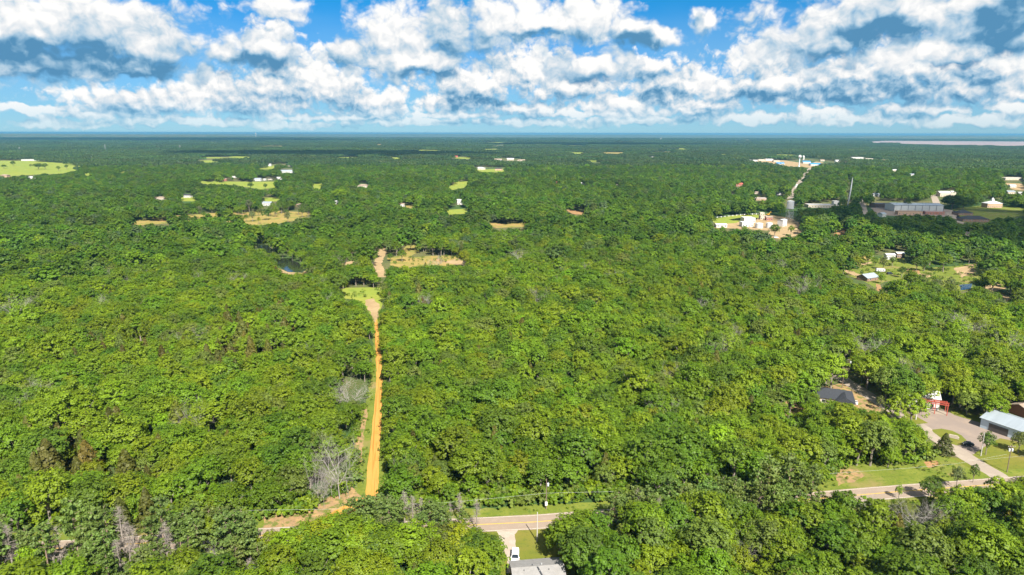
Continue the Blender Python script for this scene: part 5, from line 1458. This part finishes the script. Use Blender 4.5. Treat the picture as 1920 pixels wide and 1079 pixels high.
TN2 = np.clip(TINTS[t2] * np.array([.74, .84, 1.1]) * (.66 + .68 * fbm(X2 / 110, Y2 / 110, 19))[:, None] * rg.uniform(.82, 1.14, (n2, 1)) * (1 + rg.normal(size=(n2, 3)) * .05), .004, 1)
sxy2 = S2 * rg.uniform(.92, 1.25, n2)
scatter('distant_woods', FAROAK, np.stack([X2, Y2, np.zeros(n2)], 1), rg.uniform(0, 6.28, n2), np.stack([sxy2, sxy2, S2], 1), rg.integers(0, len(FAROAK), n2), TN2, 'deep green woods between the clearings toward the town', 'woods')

# far country: pieces of woodland out to the horizon
for (d0, d1, s, hs, nm, lab) in ((2260, 8200, 66, 1.0, 'far_woods', 'far dark green woods beyond the town and fields'), (8000, 15500, 150, 2.3, 'farthest_woods', 'bluish woods fading toward the horizon')):
    X3, Y3 = grid(d0, d1, s, rg, 43)
    r3 = s * .55
    k3 = ~hits_clear(X3, Y3, np.full(len(X3), 11.0), np.full(len(X3), r3 * .8))
    u3, v3, _ = proj(np.stack([X3, Y3, np.zeros(len(X3))], 1))
    X3, Y3 = X3[k3], Y3[k3]; n3 = len(X3)
    dr = fbm(X3 / 700, Y3 / 700, 28)
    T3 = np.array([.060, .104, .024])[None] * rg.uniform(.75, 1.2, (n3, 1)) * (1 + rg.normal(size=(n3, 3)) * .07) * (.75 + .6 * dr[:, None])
    sz = rg.uniform(.75, 1.15, n3)
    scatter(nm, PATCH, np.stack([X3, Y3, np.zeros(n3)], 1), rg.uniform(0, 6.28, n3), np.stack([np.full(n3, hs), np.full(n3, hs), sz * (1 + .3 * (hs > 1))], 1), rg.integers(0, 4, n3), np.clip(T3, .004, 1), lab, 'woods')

# bushes along wood edges, verges and under the canopy
rb = np.random.default_rng(31)
def bushes(name, polys, dens, smin, smax, label):
    P_ = []
    for poly in polys:
        q = np.array(px(poly)); m, M_ = q.min(0), q.max(0); k = int(dens * (M_[0] - m[0]) * (M_[1] - m[1]))
        xx = rb.uniform(m[0], M_[0], k); yy = rb.uniform(m[1], M_[1], k)
        c = inside(q, xx, yy) & (fbm(xx / 6, yy / 6, 77) > .46) & (np.abs(yy - road_off(xx)) > 5.5); P_.append(np.stack([xx[c], yy[c]], 1))
    P_ = np.concatenate(P_); k = len(P_); sc = rb.uniform(smin, smax, k)
    tn = TINTS[rb.integers(0, 4, k)] * rb.uniform(.8, 1.2, (k, 1))
    scatter(name, SHRUB, np.concatenate([P_, np.zeros((k, 1))], 1), rb.uniform(0, 6.28, k), np.stack([sc, sc, sc * rb.uniform(.7, 1.1, k)], 1), rb.integers(0, 3, k), tn, label, 'bushes')
ex = np.arange(-160, 190, 1.6)
L_ = []
for (o0, o1, dn) in ((-15, -8.5, 4), (-24, -12, 4), (7.5, 14, 1)):
    for _ in range(dn):
        xx = ex + rb.uniform(-1, 1, len(ex)); L_.append(np.stack([xx, road_off(xx) - rb.uniform(o0, o1, len(ex))], 1))
L_ = np.concatenate(L_); sc = rb.uniform(.7, 2.5, len(L_))
kk = ~hits_clear(L_[:, 0], L_[:, 1], 1.8 * sc, 1.2 * sc)
L_, sc = L_[kk], sc[kk]; k = len(L_)
scatter('roadside_bushes', SHRUB, np.concatenate([L_, np.zeros((k, 1))], 1), rb.uniform(0, 6.28, k), np.stack([sc, sc, sc], 1), rb.integers(0, 3, k), TINTS[rb.integers(0, 4, k)] * rb.uniform(.85, 1.2, (k, 1)), 'leafy bushes along the wood edge by the road', 'bushes')
bushes('verge_weeds', [[(520, 1000), (500, 966), (600, 963), (660, 938), (640, 965), (600, 985)], [(664, 925), (668, 830), (690, 760), (702, 640), (704, 700), (692, 800), (684, 930)], [(712, 930), (716, 800), (719, 720), (722, 720), (724, 820), (728, 930)],
    [(900, 962), (1000, 955), (1110, 948), (1110, 955), (1000, 962), (905, 972)], [(1545, 922), (1556, 885), (1610, 866), (1700, 856), (1750, 852), (1800, 880), (1830, 893), (1730, 907), (1640, 919)]], .35, .18, .5, 'low weeds dotted over the verges and weedy slope')
bushes('clearing_scrub', [[(622, 553), (650, 541), (716, 541), (716, 560), (660, 560)], [(733, 498), (757, 479), (800, 481), (868, 480), (868, 497), (800, 498)], [(1585, 512), (1612, 482), (1690, 500), (1840, 496), (1846, 520), (1780, 545), (1700, 528), (1640, 538)]], .03, .5, 1.5, 'scattered scrub over the clearings')

bushes('track_side_bushes', [[(662, 932), (654, 850), (662, 790), (684, 750), (696, 690), (701, 640), (703, 640), (699, 700), (690, 752), (674, 800), (668, 850), (676, 932)], [(713, 932), (717, 800), (720, 720), (716, 640), (720, 640), (726, 720), (726, 820), (732, 932)], [(570, 962), (572, 905), (600, 885), (664, 880), (668, 915), (640, 930), (600, 942), (585, 960)]], .5, .5, 1.3, 'leafy bushes along both margins of the orange track')

bushes('thicket', [[(600, 912), (618, 850), (640, 835), (668, 832), (672, 912), (640, 922)], [(575, 955), (580, 915), (605, 905), (600, 950)]], .35, 1.1, 2.4, 'low green thicket behind the tall bare tree')
# ------------------------------------------------------------------ trees that stand out one by one
rs = np.random.default_rng(55)
COLR = dict(yellow=(.200, .235, .008), lime=(.170, .265, .010), green=(.138, .212, .010), dark=(.085, .145, .014), olive=(.125, .150, .030), pale=(.150, .185, .060), grey=(.135, .150, .075), cedar=(.085, .098, .020))
def lone(u, vb, vt, col, label, kind='oak', wide=1.0, cat=None, group=None, name=None):
    x, y = P(u, vb); h = max(2.0, z_at(x, y, u, vt)); c = np.array(COLR.get(col, (.1, .15, .01))) * rs.uniform(.9, 1.1)
    k = int(rs.integers(0, 100))
    if kind == 'oak':
        a, b, _ = OAK[k % len(OAK)]; s = h / 12.0
        return single_tree(name or 'oak_tree', x, y, rs.uniform(0, 6.28), (s * wide, s * wide, s), a, b, c, label, cat or 'oak tree', group)
    if kind == 'cedar':
        a, b, _ = CEDAR[k % len(CEDAR)]; s = h / 8.3
        return single_tree('cedar_tree', x, y, rs.uniform(0, 6.28), (s * wide, s * wide, s), a, b, c, label, 'cedar tree', group)
    if kind == 'pine':
        a, b, _ = PINE[k % len(PINE)]; s = h / 13.2
        return single_tree('pine_tree', x, y, rs.uniform(0, 6.28), (s * wide, s * wide, s), a, b, np.array((.130, .190, .042)) * rs.uniform(.9, 1.1), label, 'pine tree', group)
    if kind == 'deadpine':
        s = h / 13.5
        return single_tree('bare_pine', x, y, rs.uniform(0, 6.28), (s * wide, s * wide, s), None, BAREPINE[k % 3], c, label, 'dead tree', group)
    s = h / 10.8
    return single_tree('bare_tree', x, y, rs.uniform(0, 6.28), (s * wide, s * wide, s), None, BARE[k % 4], c, label, 'dead tree', group)

# dead pines and the bare trees
for (u, b, t, lab) in [
    (760, 990, 923, 'tallest bare grey pine of the clump by the hidden road'), (775, 992, 930, 'bare grey pine standing close behind the tallest one'), (790, 986, 934, 'bare grey pine ending the clump by the hidden road'),
    (845, 986, 943, 'slim bare pine where the open road meets the woods'), (862, 983, 926, 'bushy bare grey pine where the open road meets the woods'), (894, 998, 938, 'bare thin pine beside the mailbox'),
    (105, 1077, 976, 'tall dead pine with a reddish stem in the pine row facing the short pale pole'), (117, 1074, 985, 'dead pine close beside the reddish stemmed one'), (245, 1064, 977, 'straight dead pine in the middle of the pine row facing the short pale pole'),
    (257, 1073, 984, 'dead pine leaning beside the straight one'), (319, 1078, 980, 'dead pine with a thick reddish stem in the short pale pole row'), (8, 1075, 972, 'pale bare pine at the very end of the roadside pines'), (28, 1078, 982, 'second pale bare pine at the end of the roadside pines')]:
    lone(u, b, t, 'grey', lab, 'deadpine', 1.15, group='dead pines along the road')
for (u, b, t, w, lab) in [
    (637, 936, 853, .8, 'tall pale bare tree with spreading limbs beside the track end'), (598, 949, 880, .45, 'slim pale bare trunk at the scraped soil corner'), (622, 932, 884, .5, 'slim bare trunk behind the tall spreading bare tree'),
    (608, 952, 900, .35, 'short crooked bare stem at the scraped soil corner'), (655, 775, 726, 1.1, 'broad leafless grey crown beside the orange track'), (1719, 1010, 955, 1.35, 'big pale snag with crooked limbs in the roadside wood'),
    (1632, 990, 945, .9, 'grey twiggy bare tree beside the big pale snag'), (410, 1085, 1040, 1.1, 'grey fallen looking bare crown before the roadside pines and dead stems'), (584, 700, 660, .9, 'leafless crown in the wood on the bare trees side of the track'),
    (762, 925, 878, .7, 'bare tree at the wood edge between track end and transformer pole'), (1395, 878, 838, .6, 'bare forked top above the roadside pine row'), (1412, 876, 835, .6, 'second bare forked top above the roadside pine row'),
    (60, 790, 750, .9, 'leafless pale crown in the wood beyond the brownish cedars'), (1320, 482, 458, .9, 'brownish bare crown in the wood below the works'), (1495, 620, 590, 1.0, 'grey bare crown in the wood below the homestead')]:
    lone(u, b, t, 'grey', lab, 'bare', w, group='leafless trees in the woods')
# pines that hide the road near the track end
for k, (u, b, t) in enumerate([(664, 996, 938), (686, 999, 930), (706, 996, 926), (728, 996, 929), (748, 998, 938), (806, 992, 936), (826, 993, 946)]):
    lone(u, b, t, 'pine', ['low bushy pine first of the clump at the track end', 'dense pine before the curving track end', 'dense pine right below the orange track', 'pine leaning to the bare grey clump', 'low pine touching the bare grey clump', 'pine between the two bare grey clumps', 'small pine beside the slim bare pine'][k], 'pine', 1.35, group='pines along the road')
# foreground oaks along the near side of the road
FORE = ['lime-green oak beside the glimpse of road at the scraped corner', 'fresh green oak next along from the glimpse of road', 'yellow-green oak before the scraped soil corner', 'lime-green oak before the orange track curve',
        'fresh green oak below the low bushy pine', 'lime-green oak below the dense pines', 'dark green oak below the dense pines', 'fresh green oak before the bare grey pine clump', 'lime-green oak before the tallest bare grey pine',
        'fresh green oak past the bare grey pine clump', 'olive oak below the slim bare pine', 'yellow-green oak below the bushy bare pine', 'fresh green oak behind the mailbox', 'dark green oak on the corner above the gravel driveway',
        'fresh green oak overhanging the white SUV', 'round green oak right behind the pale lawn pole', 'green oak at the road edge past the pale lawn pole', 'dark green oak shading the side of the grey house']
for k, (u, b, t, c) in enumerate([(546, 1068, 992, 'lime'), (572, 1060, 982, 'green'), (600, 1056, 976, 'yellow'), (628, 1044, 966, 'lime'), (655, 1050, 968, 'green'), (682, 1058, 976, 'lime'), (710, 1060, 984, 'dark'), (740, 1064, 988, 'green'),
                               (770, 1062, 988, 'lime'), (802, 1060, 985, 'green'), (832, 1062, 987, 'olive'), (860, 1064, 985, 'yellow'), (888, 1070, 996, 'green'), (905, 1086, 1006, 'dark'), (916, 1104, 1022, 'green'), (1064, 1052, 972, 'green'), (1092, 1040, 962, 'green'), (1092, 1080, 990, 'dark')]):
    lone(u, b, t, c, FORE[k], wide=1.15, group='oaks along the near road edge')
# parking area, lane and slope
for (u, b, t, c, kd, w, lab) in [
    (1672, 768, 724, 'green', 'oak', 1.0, 'oak on the lane side of the white porch building'), (1684, 771, 722, 'green', 'oak', 1.05, 'tall oak half hiding the white porch building'), (1708, 760, 715, 'dark', 'oak', 1.0, 'dark oak behind the tall one at the porch building'),
    (1727, 780, 746, 'green', 'oak', .5, 'slender oak before the white wall of the porch building'), (1648, 770, 742, 'olive', 'oak', .8, 'small olive tree on the lane edge by the new house'),
    (1860, 793, 741, 'lime', 'oak', 1.35, 'round lime-green oak shading the lawn strip'), (1848, 853, 808, 'dark', 'oak', .75, 'thin dark oak beside the leaning pale pole'), (1909, 850, 808, 'olive', 'oak', .85, 'olive oak on the sunny lawn beside the garage'),
    (1769, 851, 813, 'cedar', 'cedar', 1.3, 'dark pointed cedar at the bend beside the lane'), (1664, 878, 832, 'lime', 'oak', .9, 'bright oak at the wood edge above the weedy slope'), (1792, 917, 872, 'pale', 'oak', .6, 'thin pale green tree at the road edge near the junction'),
    (1743, 940, 896, 'dark', 'oak', 1.0, 'round dark tree leaning over the road near the junction'), (1684, 936, 910, 'lime', 'oak', .8, 'light green sapling on the road edge'), (1760, 925, 905, 'cedar', 'cedar', 1.2, 'short dark cedar beside the round dark tree'),
    (1555, 790, 750, 'green', 'oak', 1.0, 'oak in front of the charcoal roofed new house'), (1585, 795, 757, 'green', 'oak', 1.0, 'second oak in front of the new house'), (1610, 800, 765, 'olive', 'oak', .9, 'olive oak between the new house and lane'), (1520, 770, 735, 'green', 'oak', 1.0, 'oak at the back corner of the new house'), (1720, 840, 802, 'green', 'oak', .9, 'oak crowding the lane opposite the oval island'),
    (1824, 905, 870, 'dark', 'oak', .7, 'small dark tree at the junction corner')]:
    lone(u, b, t, c, lab, kd, w)
# dry meadow, homestead, works and fields
spots = [(345, 406, 394, 'olive'), (382, 408, 396, 'dark'), (408, 411, 397, 'yellow'), (429, 409, 399, 'yellow'), (445, 405, 387, 'green'), (455, 402, 384, 'green'), (468, 399, 376, 'grey'), (462, 416, 402, 'dark'), (474, 416, 396, 'pale'), (486, 420, 407, 'yellow'),
         (505, 406, 389, 'dark'), (516, 407, 388, 'green'), (528, 401, 377, 'dark'), (541, 402, 380, 'dark'), (560, 403, 384, 'grey'), (567, 408, 388, 'dark'), (578, 406, 388, 'dark'), (586, 405, 390, 'green'), (540, 418, 399, 'pale'), (370, 402, 390, 'dark'), (398, 400, 386, 'green'), (420, 399, 385, 'dark'), (435, 399, 383, 'olive'), (490, 400, 383, 'green'), (300, 415, 403, 'dark'), (330, 421, 408, 'green')]
wrd = dict(yellow='yellow-green', green='fresh green', dark='dark green', grey='greyish', pale='pale green', olive='olive', lime='lime-green')
for k in range(24):
    u_ = rs.uniform(330, 590); v_ = 399 + rs.uniform(-2, 6); spots.append((u_, v_, v_ - rs.uniform(10, 19), ['dark', 'green', 'olive', 'green', 'grey'][k % 5]))
for k, (u, b, t, c) in enumerate(spots):
    near = 'the brick house' if u > 545 else ('the white house' if u > 485 else ('the meadow middle' if u > 420 else 'the pointed meadow end'))
    lone(u, b, t, c, '%s %s tree standing on the dry tan meadow near %s' % ('tall' if b - t > 17 else 'small', wrd[c], near), wide=.85, cat='tree', name='meadow_tree', group='trees on the dry meadow')
for (u, b, t, c, w, lab) in [
    (1605, 506, 480, 'yellow', 1.0, 'bright yellow tree at the homestead drive'), (1655, 506, 484, 'olive', 1.0, 'olive tree before the homestead house'), (1640, 500, 482, 'green', .9, 'green tree beside the homestead pole'), (1690, 521, 501, 'dark', 1.0, 'dark round tree between trailer and flatbed'), (1673, 500, 482, 'green', 1.0, 'green tree hiding the homestead house'),
    (1718, 509, 483, 'dark', 1.1, 'dark oak in the homestead yard'), (1732, 509, 484, 'dark', 1.1, 'dark oak joined to the other yard oak'), (1768, 510, 476, 'green', 1.1, 'largest green oak of the homestead yard'), (1862, 514, 474, 'pale', 1.0, 'large pale tree at the homestead yard corner'), (1830, 502, 480, 'green', .9, 'green tree behind the large sand scar'), (1615, 520, 506, 'dark', .7, 'small cedar like tree beside the slumped shed'), (1652, 532, 514, 'lime', .9, 'lime bush tree beside the slumped shed'),
    (1680, 548, 526, 'dark', 1.2, 'dark tree at the lower edge of the homestead yard'), (1755, 545, 522, 'pale', 1.0, 'pale tree at the lower yard edge'), (1780, 548, 520, 'pale', 1.0, 'pale tree beside the little pond'), (1830, 545, 523, 'green', 1.0, 'green tree on the bank of the little pond'),
    (1452, 444, 420, 'dark', 1.0, 'dark tree before the storage tanks'), (1483, 442, 424, 'lime', 1.0, 'lime tree on the works yard sand'), (1323, 424, 398, 'green', 1.1, 'large tree at the end of the works yard'), (1395, 438, 424, 'lime', 1.2, 'lime tree hiding the foot of the lower works shed'),
    (638, 378, 354, 'lime', 1.9, 'huge lime-green tree behind the dry meadow'), (410, 341, 322, 'lime', 1.2, 'bright tree at the pasture edge'), (457, 338, 324, 'green', 1.2, 'round tree behind the pasture'), (870, 503, 470, 'yellow', .95, 'yellow-green tree on the scraped sand'), (940, 474, 444, 'lime', 1.1, 'lime-green tree in the creek line'), (468, 472, 448, 'lime', 1.1, 'lime tree at the upper pond arm'),
    (490, 492, 466, 'lime', 1.1, 'lime tree between the two pond arms'), (496, 504, 480, 'lime', 1.0, 'lime tree on the near bank of the pond'), (455, 494, 468, 'dark', 1.4, 'dark round tree behind the pond trees'), (583, 500, 470, 'green', 1.2, 'green tree on the sand path side of the pond'), (548, 488, 468, 'lime', .9, 'lime tree on the far pond bank'),
    (25, 312, 302, 'dark', 1.0, 'dark single tree in the wide hay field'), (72, 318, 306, 'dark', 1.7, 'dark clump tree in the wide hay field'), (85, 318, 307, 'dark', 1.5, 'dark clump tree beside the other hay field clump'), (58, 314, 308, 'olive', 1.0, 'small olive tree in the wide hay field'), (110, 321, 312, 'green', 1.3, 'green tree at the hay field end'), (8, 317, 309, 'dark', 1.6, 'dark clump at the hay field side'), (125, 318, 309, 'dark', 1.2, 'dark tree at the small hay patch end of the field'),
    (470, 354, 343, 'dark', 1.2, 'dark tree on the pasture before the farm'), (498, 355, 344, 'dark', .8, 'pointed dark tree on the pasture'), (425, 463, 440, 'lime', 1.1, 'lime tree in the wood above the pond'), (1735, 580, 548, 'dark', 1.3, 'dark spreading tree in the wood below the little pond'), (430, 605, 570, 'lime', 1.2, 'lime-green round tree among brownish cedars'), (170, 650, 615, 'green', 1.2, 'blue-green round tree in the wood beyond the cedars'), (1225, 400, 385, 'yellow', 1.4, 'yellow-green tree in the middle woods'), (1180, 412, 395, 'yellow', 1.6, 'lighter yellow-green tree in the middle woods'), (1700, 395, 372, 'dark', 1.0, 'tree behind the sports hall'), (1785, 392, 366, 'dark', 1.7, 'dark spreading tree at the end of the sports hall'), (1805, 394, 372, 'dark', 1.5, 'dark tree beside the town lawn')]:
    lone(u, b, t, c, lab, wide=w, cat='tree', name='broadleaf_tree')
# ------------------------------------------------------------------ cumulus overhead that throws the cloud shadows on the far country
mc, t_ = new_mat('cloud_white')
tp_ = t_.n('ShaderNodeBsdfTransparent'); mx_ = t_.n('ShaderNodeMixShader'); mx_.inputs[0].default_value = .5      # thin enough to let some sun through
t_.put(mx_.inputs[1], bsdf(t_, (.85, .86, .88), 1.0, 0.0).outputs[0]); t_.put(mx_.inputs[2], tp_.outputs[0]); finish(t_, mx_.outputs[0])
def cloud(u, v, w, d, alt, seed, label):
    x, y = P(u, v); k = alt / math.tan(RAD(SUN_EL)); hd = math.hypot(SX, SY)
    cx, cy_ = x + SX / hd * k, y + SY / hd * k
    bm = bmesh.new(); bmesh.ops.create_icosphere(bm, subdivisions=5, radius=1.0)
    for q in bm.verts:
        p = q.co; n1 = float(fbm(p.x * 2.2 + 7 * seed, p.y * 2.2 + 3.1 * p.z, seed, 5)); f = .55 + .95 * n1
        z = p.z * (w + d) * .11 * f
        q.co = Vector((p.x * w / 2 * f, p.y * d / 2 * f, z if z > 0 else z * .25))
    me = bpy.data.meshes.new('cloud'); bm.to_mesh(me); bm.free(); me.materials.append(mc)
    o = bpy.data.objects.new('cloud', me); COL.objects.link(o); o.location = (cx, cy_, alt)
    return tag(o, label, 'cloud', 'clouds above the country')
cloud(1890, 425, 380, 430, 1500, 1, 'flat based cloud shading the sports hall and town lawn')
cloud(640, 290, 1500, 650, 1700, 2, 'wide cloud shading the woods beyond the farm barn')
cloud(1130, 272, 1900, 900, 2000, 3, 'wide cloud shading the far woods below the white tanks')
cloud(180, 263, 6500, 2600, 3600, 4, 'huge cloud shading the ridge behind the hay field')
cloud(700, 258, 5200, 1700, 4600, 5, 'huge cloud shading the far middle country')
cloud(1690, 258, 5500, 1900, 5200, 6, 'huge cloud shading the far lake shore')
# ------------------------------------------------------------------ air between the camera and the horizon
def make_haze():
    m = bpy.data.materials.new('hazy_air'); m.use_nodes = True; m.node_tree.nodes.clear(); t = NT(m.node_tree)
    v = t.n('ShaderNodeVolumePrincipled')
    v.inputs['Color'].default_value = HAZE_COLOR + (1.0,)
    v.inputs['Density'].default_value = HAZE_DENSITY
    v.inputs['Anisotropy'].default_value = 0.0
    o = t.n('ShaderNodeOutputMaterial'); t.put(o.inputs['Volume'], v.outputs[0])
    hb = MB(); hb.box(-47000, 47000, -4000, 47000, -3.0, 113.0)
    h = hb.build('haze', m)
    tag(h, 'thin bluish haze over the far woods', 'haze', kind='stuff')
HAZE_COLOR = (0.12, 0.34, 0.56)
HAZE_DENSITY = 5.0e-5
make_haze()
